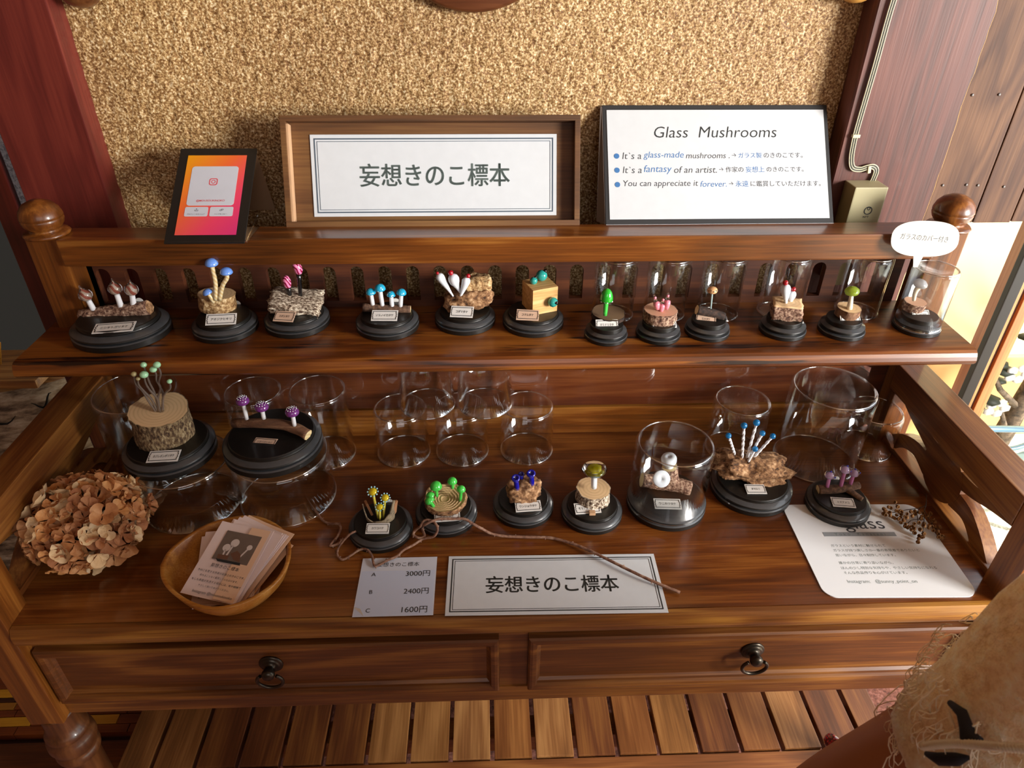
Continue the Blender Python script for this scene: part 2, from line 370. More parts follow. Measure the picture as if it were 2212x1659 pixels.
M_BARKW = rough_tex('lichen_bark', ['2e1c12', '705844', 'd8cab4', 'efe6d6'], 330, (1,2.4,1), bump=1, dist=.0012)
M_BARKD = rough_tex('dark_bark', ['140c08', '2c1c14', '4c3426'], 260, (1,1,1), bump=.7, dist=.0008)
M_CORK = rough_tex('crumbly_wood', ['3a2414', '7a5434', 'a67e58', 'd0ae88'], 200, (1,1,1), bump=1, dist=.0015)
M_CORK2 = rough_tex('pale_crumbly_wood', ['5c3c20', '9a7448', 'c8a878', 'e6d2ac'], 300, (1,1,1), bump=1, dist=.0015)
M_DRIFT = wood('driftwood', '3c2416', '6e4a32', 'a07a5a', 'X', seed=2.2, scale=3, rough=.8, coat=0, bump=.8, rings=6)
M_CUT = cutwood('pale_cut_wood', 'dcb98c', 'c4a074'); M_CUT2 = cutwood('fresh_cut_wood', 'e6d2a0', 'c8a468', 1500)
M_CUTP = cutwood('pink_cut_wood', 'dcae90', 'b98464', 1400)
M_RING = cutwood('eroded_ring_wood', 'c8a878', '3a2412', 1500, (.004, .002)); M_DARKSL = cutwood('dark_slice_wood', '7a6046', '2a1a10', 2200)
M_CUBE = wood('cedar_cube', 'b07a40', 'd8a868', 'ecc890', 'X', scale=4, seed=3.3, rough=.6, coat=0, rings=6)
M_PLAST = None

# ------------------------------------------------------------------ the room
Z0 = -0.54                     # floor level
YW = 0.34                      # plaster wall
def struct(name, mb, mats, label=None):
    o = mb.obj(name, mats); o['kind'] = 'structure'
    if label: o['label'] = label
    return o
M_FLOOR = rough_tex('earthen_red_floor', ['4a2a22', '7a4a3c', '96665a'], 160, (1,1,1), bump=.5)
struct('floor', box(MB(), (-3, -3, Z0-.05), (1.25, .50, Z0)).add([(-3,.5,Z0-.001),(-.4,.5,Z0-.001),(-.4,1.15,Z0-.001),(-3,1.15,Z0-.001)],[(0,1,2,3)]), M_FLOOR)
struct('ceiling', box(MB(), (-3, -3, 1.85), (2.3, .40, 1.9)).add([(-3,.4,1.85),(-.4,.4,1.85),(-.4,1.2,1.85),(-3,1.2,1.85)],[(0,1,2,3)]), plain('ceiling_board', '7a5a40', .8))  # unseen; eave widened past the room to keep the sun outside
struct('wall_left', box(MB(), (-1.62, -3, Z0), (-1.57, 1.15, 1.85)), plain('left_wall_clay', '6a4a34', .9))
struct('wall_rear', box(MB(), (-3, -3.0, Z0), (2.3, -2.95, 1.85)), plain('rear_wall_clay', '8a6a4c', .9))

def plaster():
    m, nt, b = newmat('sandy_clay_plaster'); N = nt.nodes.new; L = nt.links.new
    tc = N('ShaderNodeTexCoord'); nz = N('ShaderNodeTexNoise'); nz.inputs['Scale'].default_value = 480; nz.inputs['Detail'].default_value = 4; nz.inputs['Roughness'].default_value = .65
    L(tc.outputs['Object'], nz.inputs['Vector'])
    n2 = N('ShaderNodeTexNoise'); n2.inputs['Scale'].default_value = 5; L(tc.outputs['Object'], n2.inputs['Vector'])
    cr = N('ShaderNodeValToRGB'); e = cr.color_ramp.elements
    e[0].position = .36; e[0].color = col('6a441c'); e[1].position = .68; e[1].color = col('fff0cc')
    k = e.new(.47); k.color = col('9c7444'); k = e.new(.55); k.color = col('ccaa72')
    L(nz.outputs[0], cr.inputs[0])
    mx = N('ShaderNodeMix'); mx.data_type = 'RGBA'; mx.blend_type = 'MULTIPLY'; mx.inputs[0].default_value = .35
    L(cr.outputs[0], mx.inputs[6]); c2 = N('ShaderNodeValToRGB'); c2.color_ramp.elements[0].color = col('9a7a58'); c2.color_ramp.elements[0].position = .35; c2.color_ramp.elements[1].position = .6; L(n2.outputs[0], c2.inputs[0]); L(c2.outputs[0], mx.inputs[7])
    L(mx.outputs[2], b.inputs['Base Color']); b.inputs['Roughness'].default_value = .6; b.inputs['Specular IOR Level'].default_value = .5
    bp = N('ShaderNodeBump'); bp.inputs['Strength'].default_value = .8; bp.inputs['Distance'].default_value = .0012
    L(nz.outputs[0], bp.inputs['Height']); L(bp.outputs[0], b.inputs['Normal']); return m
M_PLAST = plaster()
def plaster_wall():
    x0, x1, z0, z1, st = -.42, .40, .06, .50, .0015
    nx, nz_ = int((x1-x0)/st), int((z1-z0)/st); vs = []
    for j in range(nz_+1):
        z = z0+(z1-z0)*j/nz_
        for i in range(nx+1):
            x = x0+(x1-x0)*i/nx
            d = noise.noise(Vector((x*290, z*290, 1.3)))*.0013 + noise.noise(Vector((x*120, z*120, 7)))*.0008
            vs.append((x, YW-.002-d, z))
    fs = [(j*(nx+1)+i, j*(nx+1)+i+1, (j+1)*(nx+1)+i+1, (j+1)*(nx+1)+i) for j in range(nz_) for i in range(nx)]
    mb = MB(); mb.add(vs, fs, 0, True)
    box(mb, (xl+.002, YW, Z0), (.47, YW+.05, 1.85)); return mb
# --- left pillar and what stands beside it
YP = .311
xr = ay(98, 0, YP).x; xl = ay(0, 290, YP).x; xs = ay(0, 372, YP).x; xf = ay(0, 492, YP).x
struct('wall_back', plaster_wall(), M_PLAST)
mb = MB(); box(mb, (xl, YP, Z0), (xr, YW+.02, 1.84), .0012); struct('trim_1', mb, M_RED, 'red brown painted pillar at the left of the plaster wall')
M_FELT = rough_tex('grey_felt', ['6d747c', 'a9b2bb', 'cfd6dc'], 500, bump=1)
mb = MB(); box(mb, (xs, YP+.012, Z0), (xl+.0005, YW+.02, 1.84), .001); struct('trim_2', mb, M_FELT, 'strip of grey felt between red pillar and dark frame')
mb = MB(); box(mb, (xf, YP+.004, Z0), (xs, YW+.02, 1.84), .001); struct('trim_3', mb, wood('dark_red_frame', '2a0a06', '44120b', '5a1d12', 'Z', seed=4), 'dark red door frame left of the felt strip')
struct('wall_far', box(MB(), (-1.6, 1.12, Z0), (xl, 1.15, 1.85)), plain('unlit_wall', '090807', .9))  # darkness beyond the door frame put into the near-black colour
# --- right pillar, planks and opening
xpl, xpr = .356, ay(2080, 240, YP).x
def rpillar():
    poly = [(xpl, YP), (xpl, YW+.02)]
    mb = MB(); n = 40; zs_ = [Z0+(1.84-Z0)*0]+[ .18+.30*i/n for i in range(n+1)]+[1.84]
    rows = []
    for z in zs_:
        e = xpr + .0022*noise.noise(Vector((z*60, 0, 2)))+.0016*noise.noise(Vector((z*18, 3, 2)))
        rows.append([(xpl, YW+.02, z), (xpl, YP+.0015, z), (xpl+.0015, YP, z), (e-.0022, YP, z), (e, YP+.003, z), (e, YW+.02, z)])
    vs = [p for r in rows for p in r]; k = 6
    for i in range(len(rows)-1):
        for j in range(k-1):
            mb.add([rows[i][j], rows[i][j+1], rows[i+1][j+1], rows[i+1][j]], [(0,1,2,3)], 1 if j == 3 else 0)
    return mb
M_GOLDEDGE = plain('bare_yellow_wood_edge', 'd8a850', .6, noise_amt=.3)
struct('trim_4', rpillar(), [M_RED2, M_GOLDEDGE], 'weathered red brown pillar at the right of the plaster wall')
YPK = .325; zpk = .236
pl = empty('plank_wall', (0, YPK, zpk)); tag(pl, kind='structure')
xs_ = [xpr-.002, .533, .576, .640, .70, .76]
for a, b_ in zip(xs_[:-1], xs_[1:]):
    mb = MB(); box(mb, (a+.0007, 0, random.uniform(-.001,.001)), (b_-.0007, .018, 1.5), .0012); mb.obj('plank', M_PLANK, pl)
nl = MB()
for px, py in ((2036, 400), (2087, 399), (2112, 400), (2168, 403), (2100, 205), (2158, 204)):
    p = ay(px, py, YPK); ball(nl, (p.x, -.0006, p.z-zpk), .0016, (1,.5,1), sub=1)
nl.obj('nail', plain('grey_nail_heads', '7d7a78', .5, metal=.3), pl)
M_OR = wood('orange_frame_wood', '8a4a20', 'bb7238', 'd89a5c', 'Z', seed=2, rough=.5)
M_DKF = plain('dark_door_post_paint', '1e1812', .5)
yo = .32
mb = MB(); box(mb, (.6045, yo, Z0), (.618, yo+.009, zpk), .001); struct('trim_5', mb, M_DKF, 'dark door post in the opening on the right')
dr = empty('door_1', (0, yo+.01, Z0)); tag(dr, 'orange wooden sliding door edge with metal track', kind='structure')
for nm, a, b_, mt in (('stile', .618, .630, M_OR), ('track', .630, .636, plain('grey_metal_track', '8a8580', .35, metal=.7)), ('stile', .636, .6495, M_OR)):
    mb = MB(); box(mb, (a, 0 if nm == 'stile' else .004, 0), (b_, .03, zpk-Z0), .0008); mb.obj(nm, mt, dr)
# --- garden beyond
M_CREAM = plain('cream_rendered_wall', 'eedfb4', .9, noise_amt=.06, noise_scale=6)
gw = MB(); box(gw, (.3, .985, Z0-.1), (3.4, 1.05, .75)); struct('wall_garden', gw, M_CREAM)
gb = MB(); box(gb, (.3, .97, Z0-.1), (3.4, .985, -.34), .004); struct('trim_6', gb, plain('tan_wall_base', 'dcae72', .9, noise_amt=.08, noise_scale=8), 'tan base course of the cream garden wall')
M_GRAV = rough_tex('pale_gravel', ['9a9c90', 'd0d2c4', 'f2f2e8'], 60, bump=1, dist=.01)
struct('ground', box(MB(), (-3, .50, Z0-.08), (4, 6, Z0-.03)).add([(1.25,-3,Z0-.06),(4,-3,Z0-.06),(4,.5,Z0-.06),(1.25,.5,Z0-.06)], [(0,1,2,3)]), M_GRAV)
sh = empty('garden_shrub', (1.17, .84, Z0-.03)); tag(sh, 'bare trunked shrub with white flowers beyond the sliding door', 'shrub')
M_TRK = rough_tex('grey_brown_bark', ['3a322a', '6a5a4a', '8a7a68'], 60)
tb = MB(); tube(tb, [(0,0,0), (.01,0,.12), (.035,.01,.3), (.06,.02,.55)], [.022,.02,.017,.014], 10, jit=.3); tb.obj('trunk', M_TRK, sh)
for k in range(5):
    tb = MB(); a = random.uniform(-2.8, -.3); h = .10+.08*k
    tube(tb, [(.01, 0, h), (.01+.05*math.cos(a)-.03, .04*math.sin(a), h+.06), (-.06+.06*math.cos(a), .06*math.sin(a), h+.12)], [.008,.006,.003], 6); tb.obj('branch', M_TRK, sh)
M_LEAFD = plain('dark_green_leaf', '2e3426', .6); M_WHT = plain('white_petal', 'f0f0ee', .6)
for k in range(16):
    p = (random.uniform(-.12,.10), random.uniform(-.06,.06), random.uniform(.10,.42)); mb = MB()
    ball(mb, p, random.uniform(.014,.028), (1,1,.3), sub=1); mb.obj('leaf_cluster', M_LEAFD, sh)
for p in ((-.09,-.06,.22), (-.07,-.05,.30), (-.13,-.03,.24)):
    mb = MB()
    for a in range(5): ball(mb, (p[0]+.018*math.cos(a*1.257), p[1], p[2]+.014*math.sin(a*1.257)), .013, (1,.4,.8), sub=1)
    mb.obj('blossom', M_WHT, sh)
for k, (x, y, s) in enumerate(((1.04,.84,.04), (1.09,.74,.045), (1.22,.72,.06), (1.29,.86,.04), (1.13,.62,.045))):
    mb = MB(); ball(mb, (0,0,0), s, (1.2,1,.6), sub=3, disp=.25, freq=2.5, seed=k*4); o = mb.obj('garden_stone', rough_tex('pale_stone', ['b0aca0', 'dcd8cc', 'f0ece4'] if k else ['b88a84', 'dcc0b8', 'efe4dc'], 30))
    o.location = (x, y, Z0-.05); tag(o, ['small pinkish white rock nearest the sliding door stile', 'pale rock beside the foot of the shrub trunk', 'large pale rock in front of the shrub under the hoop', 'pale rock right of the shrub trunk', 'pale rock nearest the chair arm in the garden'][k], 'stone')
mb = MB(); M_BLUE = plain('pale_blue_metal', '8fb0c4', .3, metal=.6)
ch = empty('garden_chair', (.95, .62, Z0)); tag(ch, 'pale blue tubular metal garden chair outside the opening', 'chair')
a0 = ay(2125, 926, .62); a1 = ay(2250, 936, .62)
tb = MB(); tube(tb, [(a0.x-.95-.05,0,a0.z-Z0), (a0.x-.95,0,a0.z-Z0), (a1.x-.95+.25,0,a1.z-Z0)], .0065, 8); tb.obj('arm_bar', M_BLUE, ch)
hc = ay(2198, 925, .66)
for rr in (.052, .075):
    tb = MB(); tube(tb, [(hc.x-.95+rr*1.1*math.cos(t), .04, hc.z-Z0+rr*math.sin(t)) for t in [PI+PI*i/18 for i in range(19)]], .005, 8); tb.obj('hoop', M_BLUE, ch)
for dx in (-.02, .22):
    tb = MB(); tube(tb, [(a0.x-.95+dx,0,0), (a0.x-.95+dx,0,a0.z-Z0)], .007, 8); tb.obj('leg', M_BLUE, ch)
tb = MB(); box(tb, (a0.x-.95-.02, -.25, .18), (a0.x-.95+.22, .0, .2), .004); tb.obj('seat', M_BLUE, ch)

# --- left of the desk: stump, slab, striped chest
st = empty('wood_stump', (-.84, .46, Z0)); tag(st, 'old cracked grey log stump left of the desk', 'stump')
M_STUMP = rough_tex('grey_cracked_wood', ['4a3c2e', '7c6a54', 'a8967c', 'beb09a'], 26, (1,1,3), bump=1, dist=.006)
M_STOP = wood('stump_top_wood', '4a2c14', '8a5c2c', 'b58848', 'X', seed=3, rough=.6, coat=0, rings=9)
mb = MB(); lathe(mb, [(.24,0), (.25,.2), (.245,.38), (.25,.46), (.238,.508), (.15,.518), (0,.52)], 48, sy=.25, jit=lambda a, z: 1+.05*noise.noise(Vector((math.cos(a)*1.5, math.sin(a)+z*3, 4)))+.015*noise.noise(Vector((math.cos(a)*9, z*2, math.sin(a)*9))), mats=[0,0,0,0,1,1])
mb.obj('log', [M_STUMP, M_STOP], st)
M_CRK = plain('dark_crack', '0e0a07', 1)
for k, (a, z, l) in enumerate(((-.95,.46,.10), (-.75,.41,.08), (-.55,.48,.07), (-.66,.35,.09), (-1.1,.38,.1))):
    pts = []
    for i in range(9):
        aa = a+l*(i/8-.5)*3; rr = .254*(1+.05*noise.noise(Vector((math.cos(aa)*1.5, math.sin(aa)+z*3, 4)))); pts.append((rr*math.cos(aa), rr*math.sin(aa)*.25, z+.008*math.sin(i*.8+k)+.01*i/8))
    cr = MB(); tube(cr, pts, [.0004+.0012*math.sin(PI*i/8) for i in range(9)], 5); cr.obj('crack', M_CRK, st)
px_ = ay(96, 800, .43); sb = MB(); box(sb, (-.42, 0, 0), (0, .085, .013), .004); sl = sb.obj('slab_board', M_STOP)
sl.location = (px_.x, .405, Z0+.5215); tag(sl, 'golden brown slab board lying on the log stump', 'board')
ab = MB(); p = [(-.06,0), (.0,0), (.012,.034), (.004,.040), (-.06,.040)]; prism(ab, p, 0, .003, M=Matrix.Rotation(R(90), 4, 'X')); ao = ab.obj('acrylic_stand', plain('amber_tinted_acrylic', 'd8a040', .1, trans=.6)); q_ = ay(6, 790, .45); ao.location = (q_.x, .45, Z0+.5348); tag(ao, 'corner of a clear acrylic stand on the slab board', 'stand')

pc = empty('striped_wood_chest', (-.66, .22, Z0)); tag(pc, 'low chest of patchwork wood strips behind the left desk leg', 'chest')
M_STR = [wood('strip_wood', a, b_, c_, 'X', seed=s, rough=.4, coat=.3) for a, b_, c_, s in (('3a1606', '6a2e0c', '8c4814', 1), ('8a5a12', 'b8801c', 'd0982c', 2), ('221008', '3c1a0a', '5a2a10', 3))]
ztc = -.42; pcz = ztc-Z0
def cy_(py): return az(100, py, ztc).y-.22
rows = ((1440, 1462, 2), (1462, 1486, 0), (1486, 1505, 1), (1505, 1515, 2), (1515, 1531, 3), (1531, 1546, 0), (1546, 1567, 1), (1567, 1586, 0))
M_STR.append(wood('strip_wood', '6a4010', '9a6420', 'b88434', 'X', seed=6, rough=.4, coat=.3))
for p0_, p1_, mi in rows:
    ya, yb_ = cy_(p1_), cy_(p0_); X_ = [-.20]+[az(q, (p0_+p1_)/2, ztc).x+.66 for q in ((70, 168, 253, 330) if mi == 1 else (35, 190, 275, 330))]+[.163]
    for k in range(5):
        if X_[k+1]-X_[k] < .004: continue
        mm = mi if mi in (0, 2) else (mi if k in (0, 2) else 0)
        b = MB(); box(b, (X_[k]+.0005, ya+.0005, pcz-.012), (X_[k+1]-.0005, yb_-.0005, pcz+random.uniform(-.0008, .0008)), .0008); b.obj('strip', M_STR[mm], pc)
b = MB(); box(b, (-.20, cy_(1586)+.001, 0), (.163, cy_(1440)-.001, pcz-.0125)); b.obj('body', M_STR[2], pc)
b = MB(); box(b, (-.20, cy_(1700), pcz-.040), (.163, cy_(1602), pcz-.001), .003); b.obj('front_board', wood('chest_front', '2c1408', '5c2c10', '8a4a1a', 'X', seed=9), pc)

# ------------------------------------------------------------------ the desk
DK = Vector((.018, .13, Z0))
desk = empty('writing_desk', DK); tag(desk, 'brown polished wood writing desk with raised shelf, fretwork sides and two drawers', 'desk')
def dk(mb, name, mat, parent=None):
    if parent is None: return mb.obj(name, mat, desk, -DK)
    return mb.obj(name, mat, parent)
def extrude_x(mb, prof, x0, x1, mat=0, sm=False):
    """closed (y,z) profile swept along X"""
    n = len(prof); vs = [(x0, y, z) for y, z in prof]+[(x1, y, z) for y, z in prof]
    mb.add(vs, [tuple(range(n)), tuple(range(n, 2*n))[::-1]]+[(i, n+i, n+(i+1) % n, (i+1) % n) for i in range(n)], mat, sm); return mb
XL, XR = -.4186, .4545          # inner faces of the side frames
YB = .2652
mb = MB(); extrude_x(mb, [(.006,0), (YB,0), (YB,-.02), (.006,-.02)], -.4265, .482); dk(mb, 'desk_top', M_TOP)
lip = [(.0055,-.0005)]+[(-.0035*math.sin(PI*i/10)+.001, -.0008-.0215*i/10) for i in range(11)]+[(.0055,-.0225)]
mb = MB(); extrude_x(mb, lip, XL+.0005, XR-.0005); dk(mb, 'front_moulding', M_LIP)
mb = MB(); box(mb, (-.43, YB, -.02), (.466, YB+.012, .0365), .0008); dk(mb, 'lower_back_rail', M_RAIL)
mb = MB(); box(mb, (-.43, YB+.0015, .0385), (.466, YB+.0075, .1535), .0005); dk(mb, 'polished_back_panel', M_GLOSS)
# shelf with moulded front
zs = .1678
shp = [(.171,zs), (.166,zs-.0004), (.1635,zs-.0025), (.1618,zs-.006), (.1606,zs-.0095), (.1608,zs-.012), (.163,zs-.0146), (.166,zs-.015)]
mb = MB(); prof = [(.272,zs-.015), (.272,zs)]+shp; extrude_x(mb, prof, -.4420, .4680); dk(mb, 'shelf', M_SHELF)
# slotted back panel
mb = MB(); YS = .2712; zt, zb = .2535, zs
p0, p1 = ay(713, 610, YS).x, ay(1245, 610, YS).x; pit = (p1-p0)/9
ks = range(math.ceil((-.398-p0)/pit), int((.432-p0)/pit)+1)
zst, zsb = ay(1186, 572, YS).z, ay(1186, 645, YS).z
xa = p0+(ks[0]-.5)*pit; xb = p0+(ks[-1]+.5)*pit
for k in ks:
    c = p0+k*pit; wv = pit*.245; h_ = pit/2
    Ms = Matrix(((1,0,0,0), (0,0,1,YS), (0,1,0,0), (0,0,0,1)))
    for sg in (-1, 1):
        arc = [(c+sg*wv*math.cos(t), zst-wv+wv*math.sin(t)) for t in [PI/2*i/8 for i in range(9)]]
        poly = [(c+sg*h_, zb), (c, zb), (c, zsb), (c+sg*wv, zsb)]+arc+[(c, zt), (c+sg*h_, zt)]
        prism(mb, poly, 0, .008, 0, Ms)
box(mb, (-.403, YS, zb), (xa, YS+.008, zt)); box(mb, (xb, YS, zb), (.436, YS+.008, zt))
dk(mb, 'slotted_back_panel', M_BACK)
mb = MB(); box(mb, (-.402, .228, .2352), (.4347, .2606, .2612), .0012); dk(mb, 'top_rail', M_RAIL)
for a, b_ in ((-.4325, -.4018), (.4345, .4652)):
    mb = MB(); box(mb, (a, .2325, .160), (b_, .2606, .2612), .001); dk(mb, 'rear_post', M_POST)
    f = MB(); lathe(f, [(0,0), (.0195,0), (.0205,.0018), (.019,.0036), (.015,.0045), (.0125,.0055), (.0145,.007), (.0172,.0105), (.0185,.0145), (.0184,.0158), (.0178,.0165), (.0187,.0172), (.0186,.019), (.0168,.0245), (.0125,.0295), (.006,.0325), (0,.0332)], 36)
    fo = f.obj('ball_finial', M_POST, desk); fo.location = Vector(((a+b_)/2, .2445, .2612))-DK
for side, (xi, xo) in (('l', (XL, XL-.0315)), ('r', (XR, XR+.0315))):
    a, b_ = min(xi, xo), max(xi, xo); xm = (a+b_)/2
    mb = MB(); box(mb, (a, .0305, .068), (b_, .2505, .100), .0012); dk(mb, 'arm_rail', M_SIDE)
    mb = MB(); box(mb, (a, .2385, Z0), (b_, .2640, .0675), .001); box(mb, (a, .2510, .0675), (b_, .2640, .1528), .0005); dk(mb, 'rear_leg', M_POST)
    mb = MB(); box(mb, (a, -.0005, -.140), (b_, .030, .100), .0012); dk(mb, 'front_post', M_POST)
    mb = MB(); box(mb, (a+.004, .030, -.06), (b_-.004, .238, -.021), .001); dk(mb, 'side_rail', M_SIDE)
    mb = MB(); box(mb, (a+.006, .030, -.001), (b_-.008, .238, .0065), .001); dk(mb, 'side_rail', M_SIDE)
    # fretwork: a medallion carried by four curved arms, sawn from one board
    mb = MB(); cy, cz = .138, .036
    dsk = [(cy+.033*math.cos(t), cz+.0295*math.sin(t)) for t in [2*PI*i/28 for i in range(28)]]
    Mx = Matrix(((0,0,1,xm-.007), (1,0,0,0), (0,1,0,0), (0,0,0,1)))
    prism(mb, dsk, 0, .014, 0, Mx)
    for pts, w0, w1 in (([(.16,.048), (.185,.054), (.21,.061), (.24,.075)], .010, .010), ([(.116,.048), (.09,.052), (.065,.060), (.03,.070)], .009, .009),
                        ([(.16,.026), (.185,.030), (.21,.022), (.23,.004)], .012, .009), ([(.114,.026), (.088,.026), (.066,.014), (.05,-.002)], .011, .012)):
        q = spline(pts, 12); top, bot = [], []
        for i, p in enumerate(q):
            t = np.array(q[min(i+1, 12)])-np.array(q[max(i-1, 0)]); t /= np.linalg.norm(t); n_ = np.array((-t[1], t[0])); ww = (w0+(w1-w0)*i/12)*(1-.25*math.sin(PI*i/12))
            top.append(tuple(p+n_*ww)); bot.append(tuple(p-n_*ww))
        for i in range(12): prism(mb, [bot[i], bot[i+1], top[i+1], top[i]], .0005, .0135, 0, Mx)
    dk(mb, 'fretwork_panel', M_SIDE)
    # turned leg
    f = MB(); zl = -.140-Z0
    pr = [(0,0), (.013,0), (.016,.02), (.0125,.03), (.017,.05), (.0175,.09), (.0145,.16), (.0160,.24)]+[(r_, zl-.040+d_) for r_, d_ in ((.0175,-.035), (.0205,-.030), (.0212,-.026), (.0200,-.022), (.0185,-.020), (.0205,-.017), (.0228,-.009), (.0222,-.001), (.0188,.003), (.0202,.006), (.0205,.009), (.0190,.0125), (.0172,.0145), (.0160,.022), (.0158,.036), (.0158,.040))]
    lathe(f, pr, 28); fo = f.obj('turned_leg', M_LEG, desk); fo.location = Vector((xm, .015, Z0))-DK
# apron and drawers
mb = MB(); YA = .0125
box(mb, (XL, YA, -.0375), (XR, YA+.012, -.0225)); box(mb, (XL, YA-.002, -.140), (XR, YA+.012, -.1175), .002)
box(mb, (.0025, YA, -.1176), (.0295, YA+.012, -.0374)); box(mb, (XL, YA, -.1176), (XL+.003, YA+.012, -.0374)); box(mb, (XR-.003, YA, -.1176), (XR, YA+.012, -.0374))
dk(mb, 'front_frame', M_APRON)
for x0, x1, hx in ((XL+.0028, .0022, ay(588, 1440, .012).x), (.0298, XR-.0028, ay(1622, 1415, .012).x)):
    mb = MB(); z0, z1 = -.1165, -.0385
    box(mb, (x0+.006, YA-.0005, z0+.006), (x1-.006, YA+.1, z1-.006))
    # mitred moulding
    pf = [(0, YA+.004), (0, .0065), (.0015, .0045), (.004, .004), (.0075, .0048), (.009, .0075), (.0095, .0095), (.0125, YA+.0002)]
    cs = []
    for t, y in pf: cs.append([(x0+t, y, z0+t), (x1-t, y, z0+t), (x1-t, y, z1-t), (x0+t, y, z1-t)])
    vs = [p for r in cs for p in r]
    fs = [(i*4+j, i*4+(j+1) % 4, (i+1)*4+(j+1) % 4, (i+1)*4+j) for i in range(len(cs)-1) for j in range(4)]
    mb.add(vs, fs); d_ = dk(mb, 'drawer', M_APRON)
    f = MB(); Mh = Matrix.Rotation(R(90), 4, 'X')
    lathe(f, [(0,0), (.0112,0), (.0112,.0012), (.0098,.0022), (.0092,.0022), (.0085,.0034), (.0072,.0040), (.0050,.0046), (.0042,.0065), (.0052,.0085), (.0062,.0110), (.0060,.0135), (.0042,.0156), (0,.0162)], 28, M=Mh)
    rg = []
    for i in range(29):
        t = R(128)+R(284)*i/28; rg.append((.0118*math.cos(t), -.0118-.001*math.sin(t), -.0098+.0118*math.sin(t)*.95))
    tube(f, rg, .00165, 10); ho = f.obj('ring_pull', M_METAL, d_); ho.location = (hx, YA-.0005, -.0725)
# slatted lower shelf
ZL = -.35; g0 = -.2132; gp = .05185
k0, k1 = -5, 13; xs0, xs1 = az(304, 1530, ZL).x, .5014
for k in range(k0, k1+1):
    a = max(g0+k*gp, xs0)+.0028; b_ = min(g0+(k+1)*gp, xs1)-.0028
    if b_-a < .01: continue
    mb = MB(); box(mb, (a, .0665, ZL-.014), (b_, .33, ZL+random.uniform(-.0008, .0008)), .001); o = dk(mb, 'slat', random.choice(M_SLAT if k > 2 else M_SLAT[:3]))
mb = MB(); box(mb, (xs0, .030, ZL-.03), (xs1, .0635, ZL), .0015); dk(mb, 'slat_front_rail', M_FRONTSLAT)
mb = MB(); box(mb, (xs0, .10, ZL-.045), (xs1, .13, ZL-.015), .001); dk(mb, 'slat_bearer', M_FRONTSLAT)

# ------------------------------------------------------------------ glass domes and cylinders
def dome_mesh(r, h, seed=0):
    """clear glass bell: cylinder wall 1.3 mm thick, soft shoulder, gently sagging top, open below"""
    t = .0012; mb = MB(); sh_ = min(.006, r*.22)
    out = [(r, .0008), (r, h-sh_)]+[(r-sh_+sh_*math.cos(a), h-sh_+sh_*math.sin(a)) for a in [PI/2*i/6 for i in range(1, 7)]]
    out += [(r*.66, h-.0002), (r*.42, h-.0016), (r*.2, h-.0026), (0, h-.0028)]
    inn = [(0, h-.0028-t*1.3), (r*.2, h-.0026-t*1.3), (r*.45, h-.0018-t*1.3), (r*.7, h-.0008-t*1.2), (r-sh_, h-t)]+[(r-sh_+(sh_-t)*math.cos(a), h-sh_+(sh_-t)*math.sin(a)) for a in [PI/2*i/5 for i in range(4, -1, -1)]]+[(r-t, .0008)]
    n = 64; jit = lambda a, z: 1+.004*noise.noise(Vector((math.cos(a)*1.3, math.sin(a)*1.3, z*40+seed)))*(1 if z > .01 else .3)
    lathe(mb, out, n, 0, jit=jit); lathe(mb, inn, n, 0, jit=jit)
    mb.f = [f for f in mb.f if len(f) == 4 or True]
    # rolled bottom rim and the faint ring where wall meets top
    rim = MB(); nn = 64
    for rr, zz, tr in ((r-t/2, .0010, .0010),):
        k = 8; vs, fs = [], []
        for i in range(nn):
            a = 2*PI*i/nn
            for j in range(k): b = 2*PI*j/k; vs.append(((rr+tr*math.cos(b))*math.cos(a), (rr+tr*math.cos(b))*math.sin(a), zz+tr*math.sin(b)))
        for i in range(nn):
            for j in range(k): fs.append((i*k+j, ((i+1) % nn)*k+j, ((i+1) % nn)*k+(j+1) % k, i*k+(j+1) % k))
        mb.add(vs, fs, 1, True)
    # shoulder bead
    k = 6; vs, fs = [], []; rr, zz, tr = r-sh_*.42, h-sh_*.32, .00075
    for i in range(nn):
        a = 2*PI*i/nn
        for j in range(k): b = 2*PI*j/k; vs.append(((rr+tr*math.cos(b))*math.cos(a), (rr+tr*math.cos(b))*math.sin(a), zz+tr*math.sin(b)))
    for i in range(nn):
        for j in range(k): fs.append((i*k+j, ((i+1) % nn)*k+j, ((i+1) % nn)*k+(j+1) % k, i*k+(j+1) % k))
    mb.add(vs, fs, 1, True)
    return mb.mesh('glass_dome', [M_GLASS, M_RIM])
_dm = {}
def dome(x, y, z, r, h, label, group=None, rz=None):
    k = (round(r, 4), round(h, 4))
    if k not in _dm: _dm[k] = dome_mesh(r, h, len(_dm)*3)
    o = put('glass_dome', _dm[k], None, (x, y, z)); o.rotation_euler.z = rz if rz is not None else (x*37+y*11) % 6.28
    tag(o, label, 'glass dome', group); return o
g1 = 'clear glass domes on the desk top'
HC = .0640
dome(-.1019, .2339, 0, .0300, HC, 'left one of the three short glass domes in a row at the middle back', g1)
dome(-.0351, .2344, 0, .0300, HC, 'middle one of the three short glass domes in a row at the middle back', g1)
dome(.0389, .2346, 0, .0300, HC, 'right one of the three short glass domes in a row at the middle back', g1)
dome(-.0713, .2370, HC, .0302, HC+.018, 'left glass dome stacked on top of the short row', g1)
dome(-.0083, .2365, HC, .0300, HC+.018, 'right glass dome stacked on top of the short row', g1)
dome(-.3737, .2205, 0, .0430, .100, 'large tall glass dome in the back left corner', g1)
dome(-.2571, .2325, 0, .0312, .090, 'tall glass dome behind the purple spotted mushrooms', g1)
dome(-.1885, .2335, 0, .0312, .090, 'tall glass dome right of the purple spotted mushrooms', g1)
